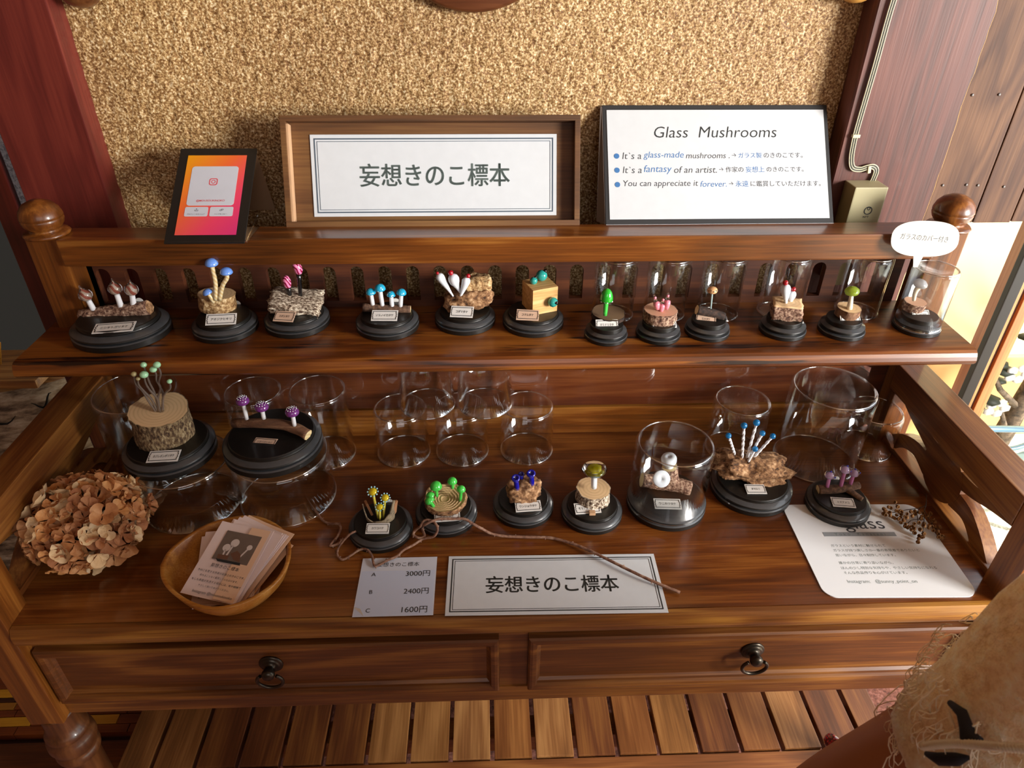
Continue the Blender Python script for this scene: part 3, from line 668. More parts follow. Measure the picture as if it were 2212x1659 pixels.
dome(.2784, .2290, 0, .0313, .070, 'medium glass dome behind the blue beaded twisted mushrooms', g1)
dome(.3650, .2075, 0, .0440, .100, 'large tall glass dome at the back right', g1)
dome(.4340, .2290, 0, .0300, .054, 'low glass dome in the back right corner against the fretwork', g1)
HB = .0600
dome(-.3125, .1560, 0, .0470, HB, 'wide glass dome under the black base of the thick log', g1)
dome(-.2170, .1640, 0, .0490, HB, 'wide glass dome under the black base of the curved branch', g1)
g2 = 'narrow glass domes on the raised shelf'
for x, y, lb in ((.1264,.2480,'behind the green bell mushroom'), (.1805,.2480,'behind the pink coral mushroom'), (.2369,.2480,'behind the tan egg shaped mushroom'),
                 (.3023,.2485,'behind the two white drops with red beads'), (.3855,.2480,'behind the lime green capped mushroom')):
    dome(x, y, zs, .0215, .0662, 'narrow glass dome standing '+lb, g2)
# ------------------------------------------------------------------ mushroom displays
def base_mesh(r, kind, sx=1.0):
    if kind == 'm': pr = [(0,0), (.985,0), (1,.02), (1,.15), (.97,.175), (.90,.18), (.90,.215), (.985,.225), (1,.245), (.985,.275), (.93,.315), (.84,.36), (.815,.365), (.81,.385), (.82,.40), (.82,.46), (.80,.475), (0,.478)]; top = .478
    elif kind == 's': pr = [(0,0), (.985,0), (1,.02), (1,.17), (.97,.20), (.82,.205), (.82,.30), (.93,.32), (.95,.345), (.94,.38), (.82,.44), (.76,.47), (.74,.48), (.74,.52), (.755,.535), (.755,.66), (.74,.68), (0,.684)]; top = .684
    else: pr = [(0,0), (.985,0), (1,.015), (1,.13), (.97,.155), (.92,.16), (.92,.20), (.985,.21), (1,.23), (.99,.26), (.94,.30), (.88,.325), (.865,.33), (.86,.345), (.86,.385), (.845,.40), (0,.402)]; top = .402
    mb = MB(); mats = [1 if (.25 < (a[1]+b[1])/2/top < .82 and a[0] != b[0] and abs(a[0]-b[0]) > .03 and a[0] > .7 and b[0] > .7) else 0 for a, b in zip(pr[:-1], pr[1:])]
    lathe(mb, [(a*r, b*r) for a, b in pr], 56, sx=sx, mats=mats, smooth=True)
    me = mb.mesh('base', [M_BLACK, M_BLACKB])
    try: me.set_sharp_from_angle(angle=R(28))
    except Exception: pass
    return me, top*r
TAGCACHE = {}
def name_card(parent, wld, w_, h_, rot, body, kraft=False, tilt=14):
    """little printed name card: frame with notched ends and a line of katakana"""
    M = Matrix.Translation(wld) @ Matrix.Rotation(R(rot), 4, 'Z') @ Matrix.Rotation(R(tilt), 4, 'X')
    mb = MB(); box(mb, (-w_/2, -h_/2, 0), (w_/2, h_/2, .0006)); c = mb.obj('name_card', M_TAGK if kraft else M_TAGP, parent, M=parent.matrix_world.inverted() @ M)
    bm_ = MB(); a, b_ = w_/2*.90, h_/2*.78; n_ = a*.07
    ol = [(-a, -b_), (a, -b_), (a, -b_*.45), (a+n_, -b_*.3), (a, 0), (a+n_, b_*.3), (a, b_*.45), (a, b_), (-a, b_), (-a, b_*.45), (-a-n_, b_*.3), (-a, 0), (-a-n_, -b_*.3), (-a, -b_*.45)]
    il = [(x*.955, y*.88) for x, y in ol]
    ring2d(bm_, ol, il, .0007, .0008); bm_.obj('printed_border', M_INK, c)
    me = text_mesh(body, width=min(w_*.68, w_*.105*len(body)), height=h_*.24, bold=.01, mat=M_INK); put('lettering', me, c, (0, 0, .0008)); return c
def display(x, y, z, r, kind, label, sx=1.0, rz=0, sticker=True):
    e = empty('mushroom_display', (x, y, z)); bpy.context.view_layer.update()
    me, top = base_mesh(r, kind, sx); b = put('base', me, e); b.rotation_euler.z = rz
    tag(e, label, 'mushroom ornament', 'glass mushroom ornaments on black turned bases')
    if sticker:
        mb = MB(); prism(mb, [(.004*math.cos(t), .004*math.sin(t)) for t in [PI*i/8 for i in range(9)]], 0, .0003, M=Matrix.Translation((.2*r, .0, 0)) @ Matrix.Rotation(R(90), 4, 'X'))
        s = mb.obj('price_sticker', M_TAGP, e); s.location = (0, r*.80, top*.98)
    return e, top
def L_(e, p): return Vector(p)-e.location        # world point -> display's local frame (displays are not rotated)
def stemcap(e, base_px, cap_px, Y, rs, mat_stem, cap_fn, mids=(), rt=None, zb=None, n=12):
    """a mushroom: stem from base point to cap point, both on the vertical plane y=Y"""
    Y0, Y1 = Y if isinstance(Y, tuple) else (Y, Y)
    b = L_(e, ay(*base_px, Y0)); c = L_(e, ay(*cap_px, Y1))
    pts = [b]+[L_(e, ay(*m_, Y0+(Y1-Y0)*(i_+1)/(len(mids)+1))) for i_, m_ in enumerate(mids)]+[c]
    q = spline([tuple(p) for p in pts], n) if len(pts) > 2 else [tuple(b.lerp(c, i/4)) for i in range(5)]
    k = len(q); rt = rt or rs
    mb = MB(); tube(mb, q, [rs+(rt-rs)*i/(k-1) for i in range(k)], 10)
    s = mb.obj('mushroom_stem', mat_stem, e)
    up = (Vector(q[-1])-Vector(q[-3])).normalized()
    if cap_fn: cap_fn(s, c, up)
    return s
def upM(c, up):
    q = Vector((0,0,1)).rotation_difference(up); M = q.to_matrix().to_4x4(); M.translation = c; return M
PXM = .00047
def cap_dome(mat, r, h=.8, under=None, name='mushroom_cap'):
    def f(s, c, up):
        mb = MB(); pr = [(0, -.12*r), (.55*r, -.16*r), (.9*r, -.12*r), (r, .0), (.97*r, .22*h*r), (.82*r, .58*h*r), (.55*r, .86*h*r), (.25*r, .98*h*r), (0, h*r)]
        lathe(mb, pr, 20, mats=[1 if under else 0]*2+[0]*6); mb.obj(name, [mat, under or mat], s, M=upM(c, up))
    return f
G_BLUE = glassy('cornflower_glass', '6a98ea'); G_CREAMS = striped('cream_twist_glass', 'd8bc84', 'e8d8b0', 'DIAGONAL', 120, 1)
G_WHITE = glassy('white_glass', 'e8eaee'); G_MILK = plain('milky_glass', 'dfe6ee', .25, coat=.4, sub=.2)
G_CLEAR = clear('clear_bead_glass', 'ffffff'); G_STRIPE = striped('amber_striped_core', 'c06a58', 'f4e0cc', 'DIAGONAL', 100, 4)
G_PINK = striped('pink_swirl_glass', '8c1040', 'f890c0', 'DIAGONAL', 130, 6); G_BLK = glassy('black_glass', '0a0b0e')
G_AQUA = dotted('aqua_dotted_glass', '24a4cc', 'e8f6fa', 380, .26); G_RED = glassy('ruby_glass', 'a01020'); G_TEAL = glassy('teal_glass', '2c9c94')
G_GREEN = glassy('green_glass', '22a52c'); G_GREEN2 = glassy('bright_green_glass', '44c84c'); G_ROSE = glassy('rose_glass', 'e88a9c'); G_TAN = glassy('tan_glass', 'd8a878')
G_STEMT = glassy('pale_teal_glass', '9cb4b4'); G_LIME = glassy('lime_glass', 'b8d840'); G_IVORY = glassy('ivory_glass', 'e6dcc4'); G_MINT = glassy('mint_glass', 'a4dcb0')
G_OLIVE = glassy('olive_glass', 'a49a6c'); G_TAUPE = glassy('taupe_glass', '6c6058'); G_PURP = glassy('purple_glass', '70307c'); G_YEL = glassy('yellow_glass', 'd8cc50'); G_YELD = glassy('deep_yellow_glass', 'd4bc18')
G_COB = glassy('cobalt_glass', '0c1290'); G_OLV = glassy('olive_yellow_glass', 'a8a010'); G_TBL = clear('turquoise_clear_glass', 'a8e2ff'); G_TBLD = glassy('deep_turquoise_glass', '2aa4e0'); G_LIL = glassy('lilac_glass', 'c078b0'); G_LILP = glassy('pale_lilac_glass', 'd4b4e4'); G_NAVY = glassy('navy_glass', '14189c')
def bead(name, mat, parent, c, r, sc=(1,1,1), sub=2, M=None):
    mb = MB(); ball(mb, (0,0,0), r, sc, sub=sub); return mb.obj(name, mat, parent, M=M if M is not None else Matrix.Translation(c))
def log_slice(e, cx_px, r, z0, h, top, side, tilt=(0,0), sx=1, name='log_slice', seed=1, rough_=.06):
    c = L_(e, cx_px); mb = MB(); J = lambda a, z: 1+rough_*noise.noise(Vector((math.cos(a)*1.8+seed, math.sin(a)*1.8, z*25)))+rough_*.5*noise.noise(Vector((a*6, seed, z*160)))
    n = 7; pr = [(0,0)]+[(r*(1+.02*math.sin(i)), h*i/n) for i in range(n+1)]+[(r*.985, h+.0001), (0, h+.0001)]
    lathe(mb, pr, 48, jit=J, sx=sx, mats=[1]+[1]*n+[1]+[0], smooth=False)
    M = Matrix.Translation((c.x, c.y, z0)) @ Matrix.Rotation(tilt[0], 4, 'X') @ Matrix.Rotation(tilt[1], 4, 'Y')
    return mb.obj(name, [top, side], e, M=M)
def branch(e, pts, rad, mat, endmat, z_of=None, name='branch', jit=.12, n=14):
    q = spline(pts, 16); mb = MB(); k = len(q)
    rs = [rad[0]+(rad[-1]-rad[0])*i/(k-1) for i in range(k)]
    tube(mb, q, rs, n, 0, capmat=1, jit=jit); return mb.obj(name, [mat, endmat], e)

MW = .0262
# 1: oval base, bark branch, three onion-topped glass mushrooms
e, top = display(-.3638, .2195, zs, .0400, 'm', 'wide oval black base with bark branch and three onion shaped clear glass mushrooms', sx=1.14, rz=R(6)); e.location.z = zs
bpy.context.view_layer.update()
tz = zs+.402*.04*1.05
Y = .226; yb = lambda px, py: tuple(L_(e, ay(px, py, Y)))
branch(e, [yb(176, 684), yb(215, 678), yb(258, 673), yb(324, 664)], [.0068, .0070], M_BARK2, M_CORK, jit=.35, n=16)
def onion(ti):
    def f(s, c, up):
        M = upM(c, (up+Vector(ti)).normalized()); mb = MB()
        pr = [(0,-.0045), (.0028,-.0045), (.0056,-.0020), (.0066,.0012), (.0058,.0040), (.0034,.0064), (.0015,.0085), (.0007,.0110), (0,.0125)]
        lathe(mb, pr, 20); mb.obj('mushroom_cap', G_CLEAR, s, M=M)
        m2 = MB(); lathe(m2, [(a*.55, b*.80) for a, b in pr], 16); m2.obj('striped_core', G_STRIPE, s, M=M)
    return f
for b, c, t in (((204, 672), (186, 640), (-.1,0,0)), ((263, 666), (249, 626), (.02,0,0)), ((290, 666), (284, 628), (0,0,0))):
    stemcap(e, b, c, Y, .0030, G_WHITE, onion(t), rt=.0024)
bpy.context.view_layer.update()
name_card(e, az(247, 708, zs+.0190), .036, .0160, 8, 'ニシキトガリタケ', tilt=6)
# 2: pale log slice, three blue capped mushrooms
e, top = display(-.2653, .2260, zs, .0313, 'm', 'black base with pale log slice and three cornflower blue capped mushrooms on twisted stems')
log_slice(e, az(471, 662, zs+.016), .0172, top, .0150, M_CUT, M_CORK2, (R(-4), R(4)), sx=1.05, seed=2)
Y = .226
stemcap(e, (466, 648), (457, 571), Y, .0022, G_CREAMS, cap_dome(G_BLUE, .0062, .95), mids=((465, 610),))
stemcap(e, (474, 649), (489, 589), Y, .0021, G_CREAMS, cap_dome(G_BLUE, .0061, .85), mids=((481, 617), (490, 601)))
stemcap(e, (462, 653), (449, 633), Y, .0020, G_CREAMS, cap_dome(G_BLUE, .0050, .85))
bpy.context.view_layer.update(); name_card(e, az(478, 690, zs+.0190), .0285, .0125, 4, 'アオジクヒキリ', tilt=30)
# 3: lichen bark slab, two pink swirl mushrooms on black stems
e, top = display(-.1962, .2354, zs, .0322, 'm', 'black base with whitish bark slab and two pink swirled mushrooms on black stems')
mb = MB(); chunk(mb, (.049, .032, .013), 3, .22, 1.7, 12, M=Matrix.Rotation(R(8), 4, 'Y') @ Matrix.Rotation(R(14), 4, 'X')); o = mb.obj('bark_slab', M_BARKW, e); o.location = (.001, .002, top+.0085)
Y = .238
def swirl(r, l, dx):
    def f(s, c, up):
        mb = MB(); q = [(0,0,-.001), (.0002,0,l*.3), (dx*.4,0,l*.65), (dx,0,l)]
        tube(mb, spline(q, 10), [r*.55, r*.8, r*.95, r, r*1.05, r*1.05, r, r*.98, r*.9, r*.7, r*.3], 12); mb.obj('mushroom_cap', G_PINK, s, M=upM(c, up))
    return f
stemcap(e, (629, 650), (622, 620), Y, .0020, G_BLK, swirl(.0038, .0120, .0005), rt=.0026)
stemcap(e, (650, 646), (645, 590), Y, .0019, G_BLK, swirl(.0040, .0115, -.0035), rt=.0024)
bpy.context.view_layer.update(); name_card(e, az(615, 684, zs+.0185), .0200, .0130, -8, 'エボシタケ', True, tilt=22)
# 4: brown branch, four aqua dotted mushrooms
e, top = display(-.1044, .2274, zs, .0314, 'm', 'black base with thin brown branch and four aqua mushrooms with white dots')
Y = .231; yb = lambda px, py: tuple(L_(e, ay(px, py, Y)))
branch(e, [yb(784, 664), yb(835, 667), yb(887, 669)], [.0044, .0040], M_BARKS, M_CUT2, jit=.08)
for b, c, r in (((805, 658), (801, 633), .0050), ((826, 661), (821, 625), .0056), ((847, 662), (845, 638), .0044), ((865, 662), (867, 634), .0050)):
    stemcap(e, b, c, Y, .0023, G_WHITE, cap_dome(G_AQUA, r, 1.0), rt=.0021)
bpy.context.view_layer.update(); name_card(e, az(831, 682, zs+.0185), .0255, .0130, -2, 'ソラノイロタケ', tilt=24)
# 5: tan driftwood chunk, three white drops with red beads
e, top = display(-.0266, .2357, zs, .0308, 'm', 'black base with tan driftwood chunk and three milky white drops with red beads')
mb = MB(); chunk(mb, (.044, .024, .020), 8, .20, 1.3, 12, M=Matrix.Rotation(R(-10), 4, 'Y')); o = mb.obj('driftwood_chunk', M_CORK, e); o.location = (.004, .003, top+.0105)
mb = MB(); chunk(mb, (.024, .020, .024), 11, .22, 1.4, 9); o = mb.obj('driftwood_peak', M_CORK2, e); o.location = (.014, .006, top+.020)
Y = .2300
def drop(b, c, r, rr, Y, e):
    pb = L_(e, ay(*b, Y)); pc_ = L_(e, ay(*c, Y)); d = (pb-pc_); l = d.length; M = upM(pc_, -d.normalized()); mb = MB()
    lathe(mb, [(0, r*.95), (r*.5, r*.86), (r*.86, r*.5), (r, 0), (r*.93, -r*.6), (r*.68, -l*.38), (r*.42, -l*.62), (r*.26, -l*.85), (r*.2, -l)], 18)
    s = mb.obj('glass_drop', G_MILK, e, M=M); bead('red_bead', G_RED, s, (0, 0, r*.95+rr*.7), rr)
drop((979, 640), (951, 599), .0043, .0016, Y, e); drop((994, 632), (980, 603), .0056, .0028, Y, e); drop((992, 648), (1007, 607), .0042, .0024, Y-.002, e)
bpy.context.view_layer.update(); name_card(e, az(998, 674, zs+.0190), .0225, .0135, -7, 'コダマタケ', tilt=26)
# 6: cedar cube with teal balls
e, top = display(.0425, .2295, zs, .0309, 'm', 'black base with pale cedar cube carrying three teal glass balls')
mb = MB(); box(mb, (-.0135,-.0135,0), (.0135,.0135,.0270), .0004); cu = mb.obj('wood_cube', M_CUBE, e, M=Matrix.Translation((.0065, .0065, top)) @ Matrix.Rotation(R(20), 4, 'Z'))
for (lx, ly, lz), r, d in (((-.0065, .0012, .0270+.0032), .0040, (.4, .0, .8)), ((.0042, .006, .0270+.0050), .0060, (.5,-.2,.8)), ((.0065, -.0135-.0040, .0130), .0052, (.3,-.9,.2))):
    b_ = bead('glass_ball', G_TEAL, cu, (lx, ly, lz), r); d = Vector(d).normalized(); bead('black_bead', G_BLK, b_, d*r, r*.33)
bpy.context.view_layer.update(); name_card(e, az(1140, 681, zs+.0190), .0220, .0130, -7, 'コマルタケ', True, tilt=24)
# 7: dark slice, green bell
e, top = display(.1129, .2018, zs, .0213, 's', 'small black base with dark wood slice and green bell mushroom with beaded rim')
log_slice(e, az(1313, 683, zs+.0150), .0163, top, .0050, M_DARKSL, M_BARKD, (R(3), R(3)), seed=5, rough_=.10)
Y = .2035
def bell(s, c, up):
    mb = MB(); r = .0064
    lathe(mb, [(0,-.002), (r*.7,-.0022), (r*.97,-.0016), (r,0), (r*.95,.0035), (r*.75,.0075), (r*.42,.0102), (0,.0112)], 20); cp = mb.obj('mushroom_cap', G_GREEN, s, M=upM(c, up))
    for k in range(12): bead('rim_bead', G_WHITE if k % 2 else G_BLK, cp, (r*.93*math.cos(k*PI/6), r*.93*math.sin(k*PI/6), -.0014), .0009, sub=1)
stemcap(e, (1307, 681), (1310, 646), Y, .0020, G_GREEN2, bell, rt=.0026)
bpy.context.view_layer.update(); name_card(e, az(1311, 702, zs+.0150), .0215, .0110, 0, 'マミドリタケ', tilt=38)
# 8: log slice, pink coral
e, top = display(.1652, .2033, zs, .0220, 's', 'small black base with log slice and pink coral mushroom of stacked beads')
log_slice(e, az(1425, 684, zs+.0180), .0158, top, .0110, M_CUTP, M_BARK2, (0, 0), seed=7)
Y = .2035
for b, c, r, nb in (((1421, 668), (1417, 652), .0033, 3), ((1428, 674), (1431, 656), .0030, 2), ((1440, 668), (1442, 648), .0032, 3)):
    pb, pc_ = L_(e, ay(*b, Y)), L_(e, ay(*c, Y)); l = (pc_-pb).length; mb = MB()
    lathe(mb, [(0,0), (r*.55,0), (r*.8,l*.3), (r,l*.65), (r*.9,l*.9), (0,l)], 16); s = mb.obj('coral_body', G_ROSE, e, M=upM(pb, (pc_-pb).normalized()))
    z = l
    for k in range(nb): rb = r*(.62-.14*k); z += rb*.8; bead('coral_bead', G_CLEAR if k % 2 == 0 else G_ROSE, s, (0,0,z), rb); z += rb*.8
bpy.context.view_layer.update(); name_card(e, az(1435, 699, zs+.0160), .0235, .0100, 5, 'モモイロサンゴタケ', tilt=40)
# 9: dark twig, tan egg
e, top = display(.2154, .2075, zs, .0222, 's', 'small black base with dark twig and tan egg shaped mushroom on a thin stem')
Y = .2080; yb = lambda px, py: tuple(L_(e, ay(px, py, Y)))
branch(e, [yb(1505, 669), yb(1534, 675), yb(1563, 684)], [.0046, .0042], M_BARKD, M_CUT2, jit=.1)
def egg(s, c, up):
    b_ = bead('mushroom_cap', G_TAN, s, c, .0052, (1,1,.72))
    for k in range(5): t = -2.6+k*.5; bead('dark_spot', G_BLK, b_, (.0050*math.cos(t), .0050*math.sin(t), .0006+.0008*(k % 2)), .0006, sub=1)
stemcap(e, (1535, 668), (1539, 627), Y, .0009, G_STEMT, egg)
bpy.context.view_layer.update(); name_card(e, az(1525, 690, zs+.0155), .0190, .0115, -14, 'モカタケ', True, tilt=34)
# 10: rough block, two white drops
e, top = display(.2920, .2080, zs, .0228, 's', 'small black base with split wood block and two white drops with red beads')
mb = MB(); chunk(mb, (.0285, .022, .016), 21, .10, 1.6, 10, mats2=1, round_=.12); o = mb.obj('split_block', [M_BARK2, M_CUT], e, M=Matrix.Translation((.0002, .0015, top+.0078)) @ Matrix.Rotation(R(-14), 4, 'Z'))
Y = .2085
drop((1705, 661), (1711, 636), .0040, .0026, Y+.003, e); drop((1698, 661), (1697, 624), .0050, .0028, Y-.001, e)
bpy.context.view_layer.update(); name_card(e, az(1713, 690, zs+.0155), .0190, .0105, 8, 'コダマタケ', tilt=34)
def plate_cap(mat, r, core):
    def f(s, c, up):
        mb = MB(); lathe(mb, [(0,-.0012), (r*.6,-.0012), (r*.92,.0004), (r,.0022), (r*.9,.0044), (r*.5,.0066), (0,.0074)], 22); cp = mb.obj('mushroom_cap', G_CLEAR, s, M=upM(c, up))
        m2 = MB(); lathe(m2, [(0,0), (r*.5,.0002), (r*.78,.0018), (r*.7,.0034), (r*.3,.0052), (0,.0056)], 18); m2.obj('coloured_core', mat, cp)
    return f
# 11
e, top = display(.3513, .2060, zs, .0224, 's', 'small black base with pale log slice and lime green clear capped mushroom')
log_slice(e, az(1830, 676, zs+.0180), .0115, top, .0090, M_CUT, M_DRIFT, (R(2), R(2)), seed=9)
stemcap(e, (1835, 667), (1840, 634), .2065, .0030, G_IVORY, plate_cap(G_LIME, .0070, None), rt=.0018)
bpy.context.view_layer.update(); name_card(e, az(1837, 692, zs+.0150), .0200, .0100, 0, 'モンヨウタケ', tilt=38)
# 12 (under its dome)
e, top = display(.4310, .2110, zs, .0226, 's', 'small black base with clear capped mushroom inside the dome under the speech bubble')
log_slice(e, az(1973, 662, zs+.0185), .0108, top, .0090, M_CUTP, M_BARK2, (R(2), R(2)), seed=12)
stemcap(e, (1974, 649), (1985, 618), .2115, .0016, G_IVORY, plate_cap(G_WHITE, .0070, None), mids=((1977, 632),), rt=.0030)
bpy.context.view_layer.update(); name_card(e, az(1989, 680, zs+.0150), .0175, .0100, 0, 'モンヨウタケ', tilt=38)
dome(.4310, .2110, zs+.0036, .0212, .0630, 'glass dome covering the small display below the speech bubble', g2)

# ---- lower displays
# L1: thick log on its base, on a glass dome
e, top = display(-.3241, .1640, HB, .0437, 'l', 'large black base with thick upright log and seven pale green beads on wavy stems')
bp_ = az(358, 948, HB+.0176)
log_slice(e, az(357, 940, HB+.0176), .0262, top, .0340, M_CUT, M_BARK, (R(6), R(5)), sx=1.05, name='upright_log', seed=15, rough_=.09)
Y = (.1640, .1500)
def bd(mat, r):
    def f(s, c, up): bead('glass_bead', mat, s, c, r, (1.05,1.05,.9))
    return f
for b, mids, c, mt, r in (((336, 888), ((322, 868), (308, 845), (293, 828)), (289, 808), G_OLIVE, .0026), ((339, 886), ((327, 862), (309, 843), (299, 830)), (298, 818), G_OLIVE, .0020),
        ((343, 887), ((335, 852), (322, 825), (316, 806)), (310, 788), G_MINT, .0028), ((345, 889), ((340, 862), (323, 842), (314, 826)), (311, 809), G_MINT, .0038),
        ((347, 890), ((341, 862), (347, 838), (338, 822), (337, 808)), (331, 798), G_MINT, .0032), ((350, 889), ((352, 852), (343, 828), (347, 806)), (339, 788), G_MINT, .0033), ((352, 887), ((352, 862), (358, 848), (368, 838)), (366, 824), G_MINT, .0024)):
    stemcap(e, b, c, Y, .0012, G_TAUPE, bd(mt, r), mids=mids, n=20, rt=.0009)
bpy.context.view_layer.update(); name_card(e, az(354, 986, HB+.0182), .0290, .0150, 4, 'ネジレボンボリタケ', tilt=8)
# L2: curved branch with purple spotted caps
e, top = display(-.2230, .1700, HB, .0487, 'l', 'large black base with curved grey branch and three purple mushrooms studded with white beads')
Y = .168; yb = lambda px, py, Y=.168: tuple(L_(e, ay(px, py, Y)))
branch(e, [yb(505, 914, .180), yb(561, 914, .172), yb(608, 917, .168), yb(640, 926, .164), yb(666, 940, .158)], [.0048, .0055], M_DRIFT, M_CUT2, jit=.12, n=18)
def purple(r):
    def f(s, c, up):
        M = upM(c, up); mb = MB(); lathe(mb, [(0,-.0020), (r*.7,-.0026), (r*.96,-.0012), (r,.0004), (r*.9,.0026), (r*.6,.0046), (0,.0054)], 24); cp = mb.obj('mushroom_cap', G_PURP, s, M=M)
        b_ = MB()
        for ring_, nn in ((0, 1), (.34, 6), (.66, 11)):
            for k in range(nn): t = 2*PI*k/nn+ring_; rr = r*ring_; z = .0056-(ring_**2)*.0030; ball(b_, (rr*math.cos(t), rr*math.sin(t), z), .00068, sub=1)
        b_.obj('bead_studs', G_WHITE, cp)
    return f
stemcap(e, (533, 905), (524, 867), .172, .0021, G_WHITE, purple(.0066), rt=.0020); stemcap(e, (570, 904), (565, 880), .169, .0022, G_WHITE, purple(.0069)); stemcap(e, (636, 919), (631, 891), .163, .0022, G_WHITE, purple(.0069))
bpy.context.view_layer.update(); name_card(e, az(572, 956, HB+.0190), .0225, .0120, -8, 'イボイロシメジ', True, tilt=2)
# L3: curled bark with flowers
e, top = display(-.1130, .1093, 0, .0315, 'm', 'black base with curled bark and three yellow flower mushrooms rimmed in pale blue')
mb = MB(); vs, fs = [], []; n_ = 14; hh = [.021, .012, .007, .005, .004, .004, .005, .005, .006, .007, .010, .014, .020, .026, .028]
for i in range(n_+1):
    t = PI*1.06+PI*.88*i/n_; x, y = .0145*math.cos(t), .012*math.sin(t)+.004
    for h_ in (0.0, hh[i]*(1+.1*math.sin(i*2.1))): vs.append((x*(1+h_*6), y*(1+h_*10), top+h_*.9+.0003))
    for h_ in (0.0, hh[i]*(1+.1*math.sin(i*2.1))): vs.append((x*(1+h_*6)*.93, y*(1+h_*10)*.93+.0003, top+h_*.9+.0003))
for i in range(n_):
    a = 4*i; b_ = a+4; fs += [(a, b_, b_+1, a+1), (a+2, a+3, b_+3, b_+2), (a+1, b_+1, b_+3, a+3)]
mb.add(vs, fs); mb.obj('curled_bark', rough_tex('grey_tan_bark', ['5c5040', '8a7a62', 'a89878'], 200, bump=.4), e)
for k, (x, y, z) in enumerate(((-.012, .006, .016), (.0155, .004, .017))):
    mb = MB(); box(mb, (-.0012, -.0035, -.012), (.0012, .0035, .004), .0006); mb.obj('bark_flap', plain('tan_bark_flap', 'b07c54', .8, noise_amt=.3), e, M=Matrix.Translation((x, y, top+z-.002)) @ Matrix.Rotation(R(-14 if k == 0 else 10), 4, 'Y') @ Matrix.Rotation(R(25 if k == 0 else -20), 4, 'Z'))
def flower(r):
    def f(s, c, up):
        M = upM(c, (up*.6+Vector((-.05, -.55, .5))).normalized()); mb = MB(); lathe(mb, [(0,-.0014), (r*.7,-.001), (r*.78,.0002), (r*.5,.0012), (0,.0016)], 16); cp = mb.obj('flower_centre', G_YELD, s, M=M)
        for k in range(10): bead('petal_bead', plain('pale_blue_bead', 'a8e0ec', .2, coat=.5) if k == 0 and 'pb' not in TAGCACHE else TAGCACHE['pb'], cp, (r*.95*math.cos(k*PI/5), r*.95*math.sin(k*PI/5), 0), r*.19, sub=1)
    return f
TAGCACHE['pb'] = plain('pale_blue_bead', 'a8e0ec', .2, coat=.5)
Y = .1095
for b, c, r in (((817, 1119), (805, 1062), .0052), ((828, 1119), (832, 1075), .0047), ((821, 1123), (820, 1095), .0043)): stemcap(e, b, c, Y if b[0] != 821 else Y-.004, .0012, G_YEL, flower(r), rt=.0014)
bpy.context.view_layer.update(); name_card(e, az(816, 1142, top+.0012), .0225, .0120, -1, 'カワコハナ', tilt=10)
# L4: eroded slab with five green mushrooms
e, top = display(-.0488, .1280, 0, .0314, 'm', 'black base with eroded ring patterned wood slab and five small green mushrooms')
mb = MB(); J = lambda a, z: 1+.16*noise.noise(Vector((math.cos(a)*1.6+3, math.sin(a)*1.6, z*20)))+.05*noise.noise(Vector((a*9, 2, z*200)))
pr = [(0,.001), (.019,.0), (.0215,.003), (.0225,.007), (.0215,.0100), (.0205,.0108)]+[(.0195-.0015*i, .0104+(-.0009 if i % 2 else 0)-.0002*i) for i in range(12)]+[(0,.0072)]
lathe(mb, pr, 48, jit=J, mats=[1]*5+[0]*13, smooth=False, sx=1.05, sy=.86); mb.obj('eroded_slab', [M_RING, M_CORK], e, M=Matrix.Translation((-.0005, .001, top+.001)) @ Matrix.Rotation(R(12), 4, 'X'))
for b, c, r, Yy in (((944, 1074), (942, 1052), .0062, .131), ((978, 1057), (977, 1041), .0051, .140), ((936, 1080), (930, 1072), .0046, .124), ((937, 1094), (928, 1083), .0046, .117), ((994, 1081), (996, 1058), .0046, .124)):
    stemcap(e, b, c, Yy, .0017, G_GREEN2, cap_dome(G_GREEN2, r, 1.0), rt=.0019)
bpy.context.view_layer.update(); name_card(e, az(966, 1116, top+.0012), .0255, .0120, 4, 'ミドリタケ', tilt=8)
# L5
e, top = display(.0303, .1374, 0, .0312, 'm', 'black base with crumbly wood nugget and three cobalt blue glass cups')
mb = MB(); chunk(mb, (.030, .024, .024), 31, .30, 1.5, 11, round_=.75); o = mb.obj('wood_nugget', M_CORK, e); o.location = (.0005, .001, top+.010)
def cup(r, tw=.75):
    def f(s, c, up):
        mb = MB(); lathe(mb, [(r*.62,-.0055), (r*.72,-.002), (r,-.0002), (r*1.04,.0012), (r*.9,.0022), (r*.55,.0022), (r*.45,.0004), (0,0)], 20); mb.obj('glass_cup', G_COB, s, M=upM(c, (up+Vector((0,-.35,0))).normalized()))
    return f
Y = .1330
for b, c, r, Yy in (((1117, 1056), (1114, 1034), .0043, .129), ((1128, 1040), (1126, 1026), .0032, .139), ((1149, 1047), (1147, 1024), .0045, .135)): stemcap(e, b, c, Yy, r*.62, G_COB, cup(r))
bpy.context.view_layer.update(); name_card(e, az(1141, 1094, top+.0012), .0262, .0130, 4, 'ワンジョウタケ', tilt=8)
